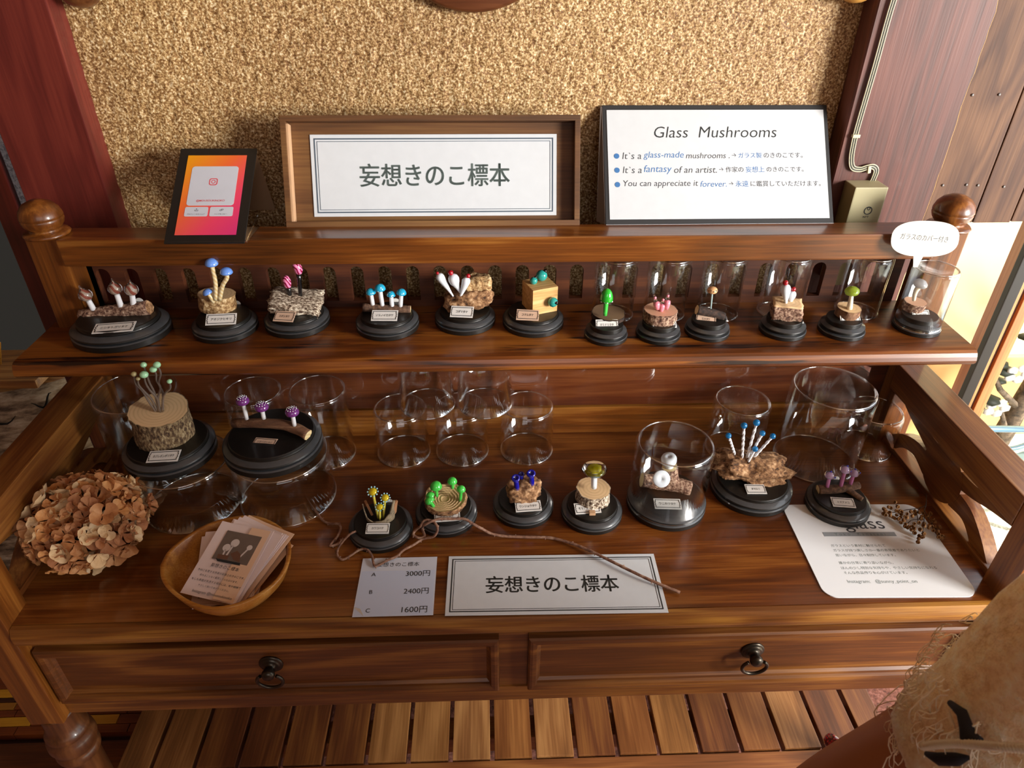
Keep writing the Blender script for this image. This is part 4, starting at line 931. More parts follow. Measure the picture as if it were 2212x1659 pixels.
# L6
e, top = display(.1003, .1269, 0, .0312, 'm', 'black base with round log slice and wide clear glass cap with yellow core')
log_slice(e, az(1279, 1078, top), .0170, top, .0155, M_CUT, M_BARKW, (R(2), R(1)), seed=21, rough_=.10)
def disc_cap(s, c, up):
    r = .0126; mb = MB(); J2 = lambda a, z: 1+.03*math.sin(a*3)
    lathe(mb, [(0,-.0022), (r*.5,-.0020), (r*.85,-.0005), (r,.0018), (r*.88,.0042), (r*.45,.0060), (0,.0064)], 28, jit=J2); cp = mb.obj('mushroom_cap', G_CLEAR, s, M=upM(c, up))
    m2 = MB(); ball(m2, (0,0,.0012), r*.5, (1,1,.42), sub=3, disp=.25, freq=2); m2.obj('yellow_core', G_OLV, cp)
stemcap(e, (1283, 1053), (1284, 1017), .1275, .0031, G_MILK, disc_cap)
bpy.context.view_layer.update(); name_card(e, az(1269, 1098, top+.0016), .0262, .0130, 4, 'モリアカサタケ', tilt=12)
cb = MB(); box(cb, (-.0032, -.0026, 0), (.0032, .0026, .003), .0006); o = cb.obj('wood_crumb', M_BOXIN, e); o.location = L_(e, az(1279, 1110, top))
# L7 (under dome)
e, top = display(.1799, .1387, 0, .0407, 'l', 'black base with forked branch and two white disc capped mushrooms inside a glass dome')
yb = lambda px, py, Y: tuple(L_(e, ay(px, py, Y)))
branch(e, [yb(1386, 1036, .148), yb(1425, 1042, .147), yb(1455, 1046, .145), yb(1491, 1056, .141)], [.0075, .0078], M_BARK2, M_CUT2, jit=.15, n=18)
branch(e, [yb(1450, 1040, .147), yb(1447, 1022, .148), yb(1446, 1008, .148)], [.0085, .0080], M_BARK2, M_CUT2, name='branch_stub', jit=.15, n=16)
def milkcap(s, c, up):
    mb = MB(); r = .0078; lathe(mb, [(0,-.0045), (r*.9,-.0042), (r,-.002), (r*1.02,.002), (r*.85,.0045), (r*.3,.0042), (0,.0030)], 26); mb.obj('mushroom_cap', G_MILK, s, M=upM(c, up))
stemcap(e, (1446, 1010), (1445, 993), .148, .0045, G_MILK, milkcap)
pf = L_(e, ay(1428, 1034, .122)); fm = MB(); lathe(fm, [(0,.0), (.0060,.0), (.0082,.0008), (.0087,.0018), (.0080,.0026), (.0020,.0028), (.0012,.0018), (0,.0016)], 26); fo = fm.obj('facing_cap', G_MILK, e, M=upM(pf, Vector((-.05,-.8,.55)).normalized()))
fm = MB(); pb = L_(e, ay(1430, 1050, .135)); tube(fm, [tuple(pb), tuple(pb.lerp(pf, .5)), tuple(pf)], [.0014, .002, .0045], 12); fm.obj('clear_stem', G_CLEAR, e)
bpy.context.view_layer.update(); name_card(e, az(1442, 1089, top+.0012), .0272, .0135, -4, 'ワニカワタケ', tilt=6)
dome(.1799, .1387, .0062, .0388, .0770, 'large glass dome covering the white disc capped mushrooms', g1)
# L8
e, top = display(.2761, .1583, 0, .0423, 'l', 'black base with rugged brown driftwood and six blue beads on twisted white stems')
mb = MB(); chunk(mb, (.070, .036, .028), 41, .34, 1.4, 16, round_=.65, M=Matrix.Rotation(R(9), 4, 'Y')); o = mb.obj('driftwood_chunk', M_CORK, e); o.location = (-.0015, .004, top+.012)
def tb_(r):
    def f(s, c, up): o = bead('blue_bead', G_TBL, s, c, r); bead('bead_core', G_TBLD, o, (0,0,0), r*.72)
    return f
Y = .1590
for b, c, r in (((1587, 981), (1575, 945), .0032), ((1603, 990), (1607, 924), .0035), ((1613, 990), (1633, 918), .0036), ((1615, 993), (1645, 940), .0031), ((1622, 995), (1666, 946), .0032), ((1616, 997), (1629, 974), .0032)):
    pb, pc_ = L_(e, ay(*b, Y-(.004 if c[0] == 1629 else 0))), L_(e, ay(*c, Y-(.004 if c[0] == 1629 else 0))); q = [tuple(pb.lerp(pc_, i/16)) for i in range(17)]
    mb = MB(); d = (pc_-pb).normalized(); u = d.orthogonal().normalized(); v = d.cross(u)
    for ph in (0, PI): tube(mb, [tuple(Vector(p)+(u*math.cos(i*1.1+ph)+v*math.sin(i*1.1+ph))*.0007) for i, p in enumerate(q)], .0010, 8)
    s = mb.obj('twisted_stem', G_WHITE, e); tb_(r)(s, pc_+d*r*.8, d)
bpy.context.view_layer.update(); name_card(e, az(1632, 1057, top+.0012), .0205, .0130, -2, 'タマルリ', tilt=6)
# L9
INFO_T = .0012
e, top = display(.3580, .1288, INFO_T, .0318, 'm', 'black base with forked twig and three clear mushrooms with lilac cores and navy beads')
yb = lambda px, py, Y: tuple(L_(e, ay(px, py, Y)))
branch(e, [yb(1766, 1058, .136), yb(1800, 1057, .135), yb(1830, 1053, .135), yb(1855, 1048, .137)], [.0049, .0040], M_BARKS, M_CUT2, jit=.1)
branch(e, [yb(1828, 1056, .134), yb(1843, 1066, .129), yb(1862, 1080, .122)], [.0034, .0030], M_BARKS, M_CUT2, name='fork', jit=.1)
def lilac(dots):
    def f(s, c, up):
        r = .0052; cp = bead('mushroom_cap', G_CLEAR, s, c+up*.0025, r, (1,1,.85), 3); bead('lilac_core', G_LILP, cp, (0,0,-.001), r*.55)
        for d in dots: d = Vector(d).normalized(); bead('navy_bead', G_NAVY, cp, (d.x*r, d.y*r, d.z*r*.85), .0011)
    return f
for b, c, dots, Yy in (((1787, 1051), (1792, 1030), ((0,0,1), (.7,-.7,-.1)), .135), ((1816, 1050), (1825, 1018), ((.2,0,1), (.9,-.4,-.2)), .135), ((1837, 1045), (1844, 1025), ((0,0,1), (.9,-.3,.2)), .136)):
    stemcap(e, b, c, Yy, .0021, G_LIL, lilac(dots), rt=.0018)
bpy.context.view_layer.update(); name_card(e, az(1821, 1086, top+INFO_T+.0012), .0225, .0125, -8, 'ミズアメコ', tilt=6)

# ------------------------------------------------------------------ signs on the top rail
def sheet(parent, w_, h_, z=0.0, th=.0004, mat=None, name='paper', cx=0, cy=0, r=0):
    mb = MB()
    if r: prism(mb, rrect(w_, h_, r, 6, cx, cy), z, z+th)
    else: box(mb, (cx-w_/2, cy-h_/2, z), (cx+w_/2, cy+h_/2, z+th))
    return mb.obj(name, mat or M_PAPER, parent)
def words(parent, body, x, y, z, mat, **k):
    me = text_mesh(body, mat=mat, **k); return put('lettering', me, parent, (x, y, z))
def border(parent, w_, h_, z, ins, th, name='printed_border', mat=None):
    mb = MB(); a, b_ = w_/2-ins, h_/2-ins
    ring2d(mb, [(-a,-b_), (a,-b_), (a,b_), (-a,b_)], [(-a+th,-b_+th), (a-th,-b_+th), (a-th,b_-th), (-a+th,b_-th)], z, z+.00008); return mb.obj(name, mat or M_INK, parent)
M_INKS = plain('faded_green_grey_ink', '6f7d7a', .7); M_INKN = plain('navy_grey_ink', '4a5866', .7)
# wooden box frame
bl, br_, tr_, tl_ = Vector((-.1979, .2580, .2612)), Vector((.0875, .2580, .2612)), Vector((.0885, .2981, .3562)), Vector((-.1968, .2981, .3562))
ex = (br_-bl).normalized(); ey = (tl_-bl).normalized(); M = frame((bl+br_+tr_+tl_)/4, ex, ey)
bw, bh, bd = (br_-bl).length, (tl_-bl).length, .0115
e = empty('box_frame_sign', M=M); tag(e, 'shallow brown wooden box frame holding the framed paper title sign', 'sign'); bpy.context.view_layer.update()
mb = MB(); box(mb, (-bw/2+.002, -bh/2+.002, -bd-.002), (bw/2-.002, bh/2-.002, -bd)); mb.obj('back_board', M_BOXW, e)
t = .0052
for a, b_ in (((-bw/2, -bh/2, -bd-.002), (bw/2, -bh/2+t, 0)), ((-bw/2, bh/2-t, -bd-.002), (bw/2, bh/2, 0)), ((-bw/2, -bh/2+t, -bd-.002), (-bw/2+t, bh/2-t, 0)), ((bw/2-t, -bh/2+t, -bd-.002), (bw/2, bh/2-t, 0))):
    mb = MB(); box(mb, a, b_, .0004); mb.obj('frame_bar', M_BOXW, e)
mb = MB(); box(mb, (-bw/2+t, -bh/2+t, -bd+.0004), (-bw/2+t+.0022, bh/2-t-.002, -.0012), .0004); mb.obj('unstained_edge', M_BOXIN, e)
# paper is glued a little off centre
pcx, pcy = .0016, -.0028; pw_, ph_ = .2385, .0770
p = sheet(e, pw_, ph_, -bd+.0006, .0004, M_PAPER, 'paper', 0, 0); p.location = (pcx, pcy, 0)
border(p, pw_, ph_, -bd+.0011, .0034, .0012, mat=M_INKN); border(p, pw_, ph_, -bd+.0011, .0062, .0005, mat=M_INKN)
words(p, '妄想きのこ標本', 0, .0006, -bd+.00115, M_INKS, width=.146, height=.0215, over=.00042)
# Glass Mushrooms board (A-shaped stand of grey card)
bl, br_, tl_, tr_ = Vector((.1140, .2589, .2612)), Vector((.3412, .2589, .2612)), Vector((.1150, .3350, .3575)), Vector((.3428, .3350, .3563))
ex = (br_-bl).normalized(); ey = ((tl_+tr_)/2-(bl+br_)/2).normalized(); M = frame((bl+br_+tr_+tl_)/4, ex, ey); bw, bh = .2279, (tl_-bl).length
e = empty('glass_mushrooms_sign', M=M); tag(e, 'large black bordered Glass Mushrooms notice board leaning at the right of the rail', 'sign'); bpy.context.view_layer.update()
mb = MB(); box(mb, (-bw/2, -bh/2, -.0024), (bw/2, bh/2, 0), .0003); mb.obj('board', M_DGREY, e)
mb = MB(); Mi = M.inverted(); q = [Vector((.1060, .268, .2613)), Vector((.1135, .2595, .2613)), Vector((.1135, .334, .3560)), Vector((.1120, .334, .3560))]
q2 = [v+Vector((.0010, .0012, 0)) for v in q]; mb.add([Mi @ v for v in q+q2], [(0,1,2,3), (7,6,5,4), (0,4,5,1), (1,5,6,2), (2,6,7,3), (3,7,4,0)]); mb.obj('side_flap', plain('grey_brown_card', '5a4e46', .7), e)
mb = MB(); box(mb, (-bw/2, -bh/2-.0008, -.0035), (bw/2, -bh/2, .0006)); mb.obj('white_foot_edge', M_PAPER, e)
p = sheet(e, bw-.0078, bh-.0105, .0001, .0004, M_PAPER, 'paper'); z = .0006
words(p, 'Glass  Mushrooms', -.001, .0330, z, M_INK, width=.124, shear=.18, bold=-.006)
M_INK2 = plain('soft_black_ink', '3c3e44', .7)
def runs(parent, x, y, z, parts, h):
    for body, mat, wd, sh_ in parts:
        words(parent, body, x+wd/2, y, z, mat, width=wd, shear=sh_, bold=-.004 if sh_ else 0); x += wd+.0022
for k, (yy_, parts) in enumerate(((.0087, (("It`s a", M_INK2, .0190, .15), ("glass-made", M_INKB, .0405, .2), ("mushrooms .", M_INK2, .0440, .2), ("→", M_INK2, .0045, 0), ("ガラス製", M_INKB, .0235, 0), ("のきのこです。", M_INK2, .0395, 0))),
                                  (-.0058, (("It`s a", M_INK2, .0190, .15), ("fantasy", M_INKB, .0280, .2), ("of an artist.", M_INK2, .0430, .2), ("→", M_INK2, .0045, 0), ("作家の", M_INK2, .0180, 0), ("妄想上", M_INKB, .0190, 0), ("のきのこです。", M_INK2, .0375, 0))),
                                  (-.0205, (("You can appreciate it", M_INK2, .0750, .15), ("forever.", M_INKB, .0265, .2), ("→", M_INK2, .0045, 0), ("永遠", M_INKB, .0130, 0), ("に鑑賞していただけます。", M_INK2, .0710, 0))))):
    mb = MB(); prism(mb, [(.0027*math.cos(t), .0027*math.sin(t)) for t in [2*PI*i/20 for i in range(20)]], 0, .0001); o = mb.obj('bullet', M_INKB, p); o.location = (-bw/2+.0125, yy_-.0003, z)
    runs(p, -bw/2+.0182, yy_, z, parts, .006)
# small leaning stand with the orange-pink print
bl, br_, tl_, tr_ = Vector((-.2978, .2187, .2614)), Vector((-.2246, .2187, .2614)), Vector((-.3015, .3067, .3233)), Vector((-.2288, .3067, .3236))
ex = (br_-bl).normalized(); ey = ((tl_+tr_)/2-(bl+br_)/2).normalized(); M = frame((bl+br_+tr_+tl_)/4, ex, ey); bw, bh = .0730, .1076
e = empty('table_stand_sign', M=M); tag(e, 'small black table stand with orange and pink account print on the left of the rail', 'sign'); bpy.context.view_layer.update(); Mi = M.inverted()
mb = MB(); box(mb, (-bw/2, -bh/2, -.0015), (bw/2, bh/2, 0), .0002); mb.obj('board', M_BLK, e)
def slabq(name, q, off, mat):
    mb = MB(); q2 = [v+Vector(off) for v in q]; mb.add([Mi @ v for v in q+q2], [(0,1,2,3), (7,6,5,4), (0,4,5,1), (1,5,6,2), (2,6,7,3), (3,7,4,0)]); return mb.obj(name, mat, e)
slabq('rear_leg', [Vector((-.2985,.3085,.2612)), Vector((-.2200,.3085,.2612)), Vector((-.2290,.3075,.3225)), Vector((-.3010,.3075,.3225))], (0,-.0010,0), plain('brown_card', '8a6a4c', .7))
mb = MB(); M_AC = M_RIM
slabq('acrylic_foot', [Vector((-.2960,.2200,.2614)), Vector((-.2244,.2200,.2614)), Vector((-.2225,.2560,.2614)), Vector((-.2960,.2560,.2614))], (0,0,.0010), M_AC)
slabq('acrylic_brace', [Vector((-.2252,.2195,.2625)), Vector((-.2242,.2195,.2625)), Vector((-.2215,.2555,.2745)), Vector((-.2225,.2555,.2745))], (0,.0004,-.0016), M_AC)
def grad():
    m, nt, b = newmat('orange_pink_gradient_print'); N = nt.nodes.new; L = nt.links.new
    tc = N('ShaderNodeTexCoord'); sp = N('ShaderNodeSeparateXYZ'); L(tc.outputs['Object'], sp.inputs[0])
    m1 = N('ShaderNodeMath'); m1.operation = 'MULTIPLY_ADD'; m1.inputs[1].default_value = 8.0; m1.inputs[2].default_value = .5; L(sp.outputs[0], m1.inputs[0])
    m2 = N('ShaderNodeMath'); m2.operation = 'MULTIPLY_ADD'; m2.inputs[1].default_value = -5.5; L(sp.outputs[1], m2.inputs[0]); L(m1.outputs[0], m2.inputs[2])
    cr = N('ShaderNodeValToRGB'); e_ = cr.color_ramp.elements; e_[0].color = col('f0a010'); e_[0].position = .05; e_[1].color = col('d8307c'); e_[1].position = 1
    k = e_.new(.4); k.color = col('f06c34'); k = e_.new(.7); k.color = col('ee4468'); L(m2.outputs[0], cr.inputs[0]); L(cr.outputs[0], b.inputs['Base Color']); b.inputs['Roughness'].default_value = .45; return m
p = sheet(e, .0560, .0905, .0001, .0003, grad(), 'colour_print'); z = .0005
w1 = sheet(p, .0440, .0450, z, .0001, M_PAPERB, 'white_field', 0, .0095, .0030)
mb = MB(); ring2d(mb, rrect(.0080, .0080, .0022, 5, 0, .0140), rrect(.0062, .0062, .0015, 5, 0, .0140), z+.0001, z+.0002); ring2d(mb, [(.0021*math.cos(t), .0140+.0021*math.sin(t)) for t in [2*PI*i/20 for i in range(20)]], [(.0014*math.cos(t), .0140+.0014*math.sin(t)) for t in [2*PI*i/20 for i in range(20)]], z+.0001, z+.0002); mb.obj('camera_glyph', M_INKR, p)
words(p, '@MOUSOUKINOKO', 0, -.0078, z+.0002, M_INKR, width=.0265, height=.0028, bold=.01)
for sx, tx in ((-1, 'プロフィールをシェア'), (1, 'リンクをコピー')):
    sheet(p, .0215, .0105, z, .0001, M_PAPERB, 'white_button', sx*.0116, -.0198, .0015)
    words(p, tx, sx*.0116, -.0226, z+.0002, M_INK2, width=.0165 if sx < 0 else .0118)
    mb = MB(); c0 = sx*.0116; y0 = -.0180
    if sx < 0:
        for a, b_ in (((-.0015,-.0012), (-.0012,.0004)), ((.0012,-.0012), (.0015,.0004)), ((-.0015,-.0012), (.0015,-.0009)), ((-.00015,-.0004), (.00015,.0018)), ((-.0006,.0010), (.0006,.0013))): box(mb, (c0+a[0], y0+a[1], z+.0001), (c0+b_[0], y0+b_[1], z+.0002))
    else:
        for dx in (-.0007, .0007):
            oo = [(c0+dx+.0011*math.cos(t), y0+dx*.6+.0008*math.sin(t)) for t in [2*PI*i/16 for i in range(16)]]; ii = [(c0+dx+.0008*math.cos(t), y0+dx*.6+.0005*math.sin(t)) for t in [2*PI*i/16 for i in range(16)]]; ring2d(mb, oo, ii, z+.0001, z+.0002)
    mb.obj('button_icon', M_INK2, p)
# telephone terminal box, cable and clips on the right pillar
yf = .286; a = ay(1848, 408, yf); b_ = ay(1921, 402, yf); zt_ = (a.z+b_.z)/2
e = empty('terminal_box', ((a.x+b_.x)/2, yf, .18)); tag(e, 'beige plastic telephone terminal box on the right pillar', 'box'); bpy.context.view_layer.update()
hw = (b_.x-a.x)/2
mb = MB(); box(mb, (-hw, 0, 0), (hw, YP-yf-.0002, zt_-.18), .0012); mb.obj('housing', M_BEIGE, e)
lg = ay(1875, 455, yf); lx, lz = lg.x-e.location.x, lg.z-.18
mb = MB(); Mr = Matrix(((1,0,0,lx), (0,0,-1,-.0001), (0,1,0,lz), (0,0,0,1)))
def annul(ro, ri, cx, cy, sx=1.0): return ([(cx+ro*sx*math.cos(t), cy+ro*math.sin(t)) for t in [2*PI*i/24 for i in range(24)]], [(cx+ri*sx*math.cos(t), cy+ri*math.sin(t)) for t in [2*PI*i/24 for i in range(24)]])
ring2d(mb, *annul(.0043, .0034, 0, 0), 0, .0002); ring2d(mb, *annul(.0018, .0011, .0001, .0022, .85), 0, .0002)
mb.obj('emblem', M_INK, e, M=Mr)
me = text_mesh('NTT', width=.0062, height=.0021, bold=.03, mat=M_INK); put('lettering', me, e, M=Matrix(((1,0,0,lx-.0006), (0,0,-1,-.0002), (0,1,0,lz-.0066), (0,0,0,1))))
ce = empty('phone_cable', (0, YP, .29)); tag(ce, 'flat four strand cream and grey cable running down the right pillar', 'cable'); bpy.context.view_layer.update()
cp = [(1955, -40), (1931, 0), (1890, 145), (1858, 255), (1846, 300), (1839, 340), (1842, 362), (1858, 366), (1872, 362), (1886, 360), (1893, 368), (1888, 384), (1882, 396)]
sp_ = spline([tuple(ay(*q, YP-.003)) for q in cp], 60); M_CC = plain('cream_cable', 'd0c8a8', .5); M_CG = plain('dark_cable', '2c2c28', .5)
for k in range(5):
    pts = []
    for i, q in enumerate(sp_):
        t = Vector(sp_[min(i+1, 60)])-Vector(sp_[max(i-1, 0)]); n_ = Vector((t.z, 0, -t.x)).normalized() if t.length else Vector((1,0,0))
        v = Vector(q)+n_*(k-2)*.0011; pts.append(v-ce.location)
    mb = MB(); tube(mb, pts, .00062, 6); mb.obj('strand', M_CC if k % 2 == 0 else M_CG, ce)
for q in ((1849, 294), (1877, 366)):
    v = ay(*q, YP-.003); mb = MB(); box(mb, (-.0038, -.0016, -.0016), (.0038, .0028, .0016), .0007); o = mb.obj('cable_clip', M_CC, ce); o.location = v-ce.location
    if q[0] > 1860: o.rotation_euler.y = R(80)
# speech bubble card on the covered display
c = ay(1998, 516, .222); rx, rz_ = .0335, .0168
mb = MB(); pl_ = []
for i in range(40):
    t = 2*PI*i/40; cx_, sx_ = math.cos(t), math.sin(t); pl_.append((rx*math.copysign(abs(cx_)**.8, cx_), rz_*math.copysign(abs(sx_)**.75, sx_)))
tail = []
for x, y in pl_:
    if y < -rz_*.93 and -.012 < x < .002 and not tail: tail += [(-.0085, -rz_*.97), (-.0060, -.0262), (-.0015, -rz_*1.0)]; pl2 = None
out = []; done = False
for x, y in pl_:
    if y < -rz_*.8 and -.0085 < x < -.0005:
        if not done: out += [(-.0090, -rz_*.98), (-.0078, -.0270), (-.0035, -.0270), (.0005, -rz_)]; done = True
        continue
    out.append((x, y))
prism(mb, out, 0, .0005); Mb = frame(c, (1, .0, -.03), (0, .35, .94))
bo = mb.obj('speech_bubble_card', plain('ivory_card', 'cfcbc0', .7), None, M=Mb); tag(bo, 'ivory speech bubble card fixed to the rightmost glass dome', 'card')
me = text_mesh('ガラスのカバー付き', width=.0480, height=.0058, shear=.12, bold=-.004, mat=M_INK2); put('lettering', me, bo, (-.001, .001, .0006)).rotation_euler.z = R(-3)

# ------------------------------------------------------------------ papers on the desk
def desk_sheet(name, tl, tr, br, bl, z, label, cat, mat, th=.0004, r=0):
    P = [az(*q, z) for q in (tl, tr, br, bl)]; c = sum(P, Vector())/4; ex = (P[1]-P[0])+(P[2]-P[3]); ey = (P[0]-P[3])+(P[1]-P[2])
    w_, h_ = ex.length/2, ey.length/2; M = frame(c, ex, ey); M.translation.z = z-th
    mb = MB()
    if r: prism(mb, rrect(w_, h_, r, 8), 0, th)
    else: box(mb, (-w_/2, -h_/2, 0), (w_/2, h_/2, th))
    o = mb.obj(name, mat, None, M=M); tag(o, label, cat); bpy.context.view_layer.update(); return o, w_, h_
o, w_, h_ = desk_sheet('price_list', (783,1207), (945,1202), (935,1329), (762,1332), .0009, 'small printed price list paper with curled lower left corner', 'paper', M_PAPERB)
z = .00045
words(o, '妄想きのこ標本', -.001, h_/2-.0085, z+.0001, M_INK, width=.040)
sheet(o, w_*.97, h_-.0165, z-.0001, .0001, plain('pale_blue_field', 'c4cee4', .7), 'blue_field', 0, -.0078)
for k, (l, pr) in enumerate((('A', '3000円'), ('B', '2400円'), ('C', '1600円'))):
    yy_ = .0135-.0205*k; words(o, l, -.0225, yy_, z+.0002, M_INK, height=.0042); words(o, pr, .0185, yy_, z+.0002, M_INK, width=.0225)
mb = MB(); mb.add([(-w_/2, -h_/2+.010, .0006), (-w_/2+.010, -h_/2, .0006), (-w_/2+.0062, -h_/2+.0072, .0022)], [(0,1,2)]); mb.obj('curled_corner', M_TAGP, o)
o, w_, h_ = desk_sheet('title_paper', (969,1201), (1415,1197), (1441,1322), (962,1331), .0009, 'wide white title paper lying flat at the front of the desk', 'paper', M_PAPER)
border(o, w_, h_, .00042, .0035, .0011); border(o, w_, h_, .00042, .0060, .0005)
words(o, '妄想きのこ標本', -.002, -.0005, .00045, plain('dark_brown_grey_ink', '4a4a46', .7), width=.122, height=.0195, over=.00036)
o, w_, h_ = desk_sheet('artist_card', (1695,1091), (1990,1089), (2101,1289), (1775,1289), .0011, 'large white rounded information card at the right front of the desk', 'card', plain('white_card', 'dfe2e6', .5), th=.0010, r=.012)
z = .00105; hx = lambda v: v
def words_px(o, body, x0, y0, x1, y1, z, mat, zp, **k):
    Mi_ = o.matrix_world.inverted(); a_, b_ = Mi_ @ az(x0, y0, zp), Mi_ @ az(x1, y1, zp); m_ = (a_+b_)/2
    return words(o, body, m_.x, m_.y, z, mat, width=abs(b_.x-a_.x), **k)
words_px(o, 'glass', 1822, 1134, 1909, 1134, z, M_INK2, .0011)
Mi_ = o.matrix_world.inverted(); g0_, g1_ = Mi_ @ az(1779, 1155, .0011), Mi_ @ az(1934, 1153, .0011)
sheet(o, g1_.x-g0_.x, .0056, z, .0001, M_INKGR, 'grey_bar', (g0_.x+g1_.x)/2, (g0_.y+g1_.y)/2)
words_px(o, 'Yoko. Kanatani', 1803, 1155, 1911, 1153, z+.00012, M_INKG, .0011, spacing=1.6)
for s_, x0, x1, y_ in (('ガラスという素材に魅せられて', 1795, 1912, 1179), ('ガラスが持つ美しさの一番の表現者でありたいと', 1800, 1985, 1189), ('思いながら、日々制作しています。', 1805, 1934, 1199.5), ('誰かの日常に寄り添いながら、', 1812, 1929, 1216), ('ほんの少し特別な気持ちや、やさしい気持ちになれる', 1817, 2023, 1227), ('そんな作品作りを心がけています。', 1823, 1959, 1237.5), ('Instagram:   @sunny_point_on', 1831, 1981, 1257)):
    words_px(o, s_, x0, y_, x1, y_-1, z, M_INKG, .0011)

# ------------------------------------------------------------------ bowl of leaflets
zr = .030
rim = [az(*q, zr) for q in ((345,1222), (363,1190), (400,1158), (450,1130), (500,1116), (548,1113), (592,1128), (620,1152), (629,1185), (622,1222), (598,1258), (555,1290), (505,1310), (455,1316), (408,1304), (368,1278), (348,1250))]
cc = sum(rim, Vector())/len(rim); rr_ = spline([tuple(v) for v in rim]+[tuple(rim[0])], 64)[:64]
e = empty('wooden_bowl', (cc.x, cc.y, 0)); tag(e, 'oval honey coloured wooden bowl holding leaflets at the left front', 'bowl')
mb = MB(); n_ = 64; levels = [(.52, .0012), (.60, .0), (.78, .006), (.92, .017), (1.0, zr-.001), (.995, zr), (.945, zr), (.93, zr-.0012), (.86, .017), (.72, .0085), (.55, .0055), (0.0, .005)]
vs = []
for s_, z in levels:
    for p in rr_: vs.append(((p[0]-cc.x)*s_, (p[1]-cc.y)*s_, z))
fs = [(i*n_+k, i*n_+(k+1) % n_, (i+1)*n_+(k+1) % n_, (i+1)*n_+k) for i in range(len(levels)-1) for k in range(n_)]
mb.add(vs, fs, 0, True); mb.f.append(tuple(range(n_))[::-1]); mb.m.append(0); mb.s.append(False); mb.obj('bowl_body', M_BOWL, e)
P = [az(487,1126,.040), az(597,1150,.040), az(503,1304,.022), az(383,1280,.022)]
c = sum(P, Vector())/4; ex = (P[1]-P[0])+(P[2]-P[3]); ey = (P[0]-P[3])+(P[1]-P[2]); LW, LH = ex.length/2, ey.length/2; MT = frame(c, ex, ey)
M_LEAF = plain('leaflet_paper', 'ead6d2', .55); M_LEAFO = plain('leaflet_warm_paper', 'e6c0a0', .55)
def leaflet(M, label, group=None, front=True, mat=None):
    mb = MB(); N_ = 6; vs = []
    for i in range(N_+1):
        x = -LW/2+LW*i/N_; zc = .0022*(1-(2*i/N_-1)**2)*-.6
        for y in (-LH/2, LH/2): vs += [(x, y, zc), (x, y, zc+.0004)]
    fs = []
    for i in range(N_):
        a = 4*i; b_ = a+4; fs += [(a+1, b_+1, b_+3, a+3), (a, a+2, b_+2, b_), (a, b_, b_+1, a+1), (a+2, a+3, b_+3, b_+2)]
    fs += [(0, 1, 3, 2), (4*N_, 4*N_+2, 4*N_+3, 4*N_+1)]
    mb.add(vs, fs); o = mb.obj('leaflet', mat or M_LEAF, None, M=M); tag(o, label, 'leaflet', group); return o
specs = [(.002, .002, 10, -.0165, 'lowest leaflet in the bowl, its edge under all the others'), (.004, .006, -8, -.0150, 'leaflet low in the bowl turned slightly right'), (.009, .004, -14, -.0135, 'pink backed leaflet showing at the dark right side of the bowl'),
    (-.006, .000, 24, -.0115, 'lower one of the two leaflets turned left towards the bowl rim'), (-.0055, .002, 20, -.0100, 'upper one of the two leaflets turned left towards the bowl rim'), (.009, .011, -11, -.0085, 'leaflet reaching farthest to the back right beyond the bowl rim'),
    (.0045, .0085, -13, -.0070, 'leaflet whose top corner points to the glass domes'), (.0045, .0065, -9, -.0055, 'leaflet third from the top of the fan in the bowl'), (.0035, .0040, -5, -.0040, 'leaflet second from the top of the fan in the bowl'), (.0050, .0025, -7, -.0025, 'leaflet directly beneath the top leaflet, a strip showing right')]
for k, (dx, dy, an, dz, lb) in enumerate(specs):
    o = leaflet(MT @ Matrix.Translation((dx, dy, dz)) @ Matrix.Rotation(R(an), 4, 'Z'), lb, 'leaflets in the wooden bowl', mat=M_LEAFO if k in (2, 5) else None)
    if k in (3, 4): words(o, 'Instagram', -.012, -LH/2+.006, .0004, M_INK2, width=.018)
e = leaflet(MT, 'top leaflet with mushroom photograph and printed text in the bowl', 'leaflets in the wooden bowl'); z = .0001
warm = sheet(e, LW*.40, LH*.98, z+.00003, .00004, M_LEAFO, 'warm_printed_band', LW*.28, 0)
ph = sheet(e, LW*.66, LH*.40, z+.0001, .0001, plain('grey_brown_photo_print', '7a6a60', .5, noise_amt=.3, noise_scale=50), 'photo_print', .001, LH*.19)
y0 = LH*.19
mb = MB()
for x, y, r in ((-.0085, -.002, .0037), (-.0030, .0038, .0040), (.0125, .0022, .0026)): prism(mb, [(x+r*math.cos(t), y0+y+r*math.sin(t)) for t in [2*PI*i/20 for i in range(20)]], z+.00022, z+.00028)
for a, b_ in (((-.0085,-.004), (-.0080,-.011)), ((-.0035,.001), (-.0048,-.010)), ((.0118,.0005), (.0075,-.010))):
    prism(mb, [(a[0]-.0008, y0+a[1]), (b_[0]-.0008, y0+b_[1]), (b_[0]+.0008, y0+b_[1]), (a[0]+.0008, y0+a[1])], z+.00022, z+.00028)
mb.obj('printed_mushrooms', plain('pale_print', 'd8ccc6', .5), e)
mb = MB(); prism(mb, [(-.013, y0-.0095), (-.002, y0-.009), (-.002, y0-.013), (-.012, y0-.0135)], z+.00030, z+.00034); prism(mb, [(-.002, y0-.007), (.003, y0-.003), (.008, y0-.006), (.0105, y0-.013), (.004, y0-.012)], z+.00030, z+.00034); mb.obj('printed_wood', plain('brown_print', '6e4c3a', .6), e)
mb = MB(); prism(mb, [(-.013, y0-.0138), (.0115, y0-.0136), (.0125, y0-.0160), (-.010, y0-.0162)], z+.00026, z+.00029); mb.obj('printed_base', M_INK, e)
words(e, '妄想きのこ標本', 0, -LH*.085, z+.0002, M_INK2, width=LW*.52)
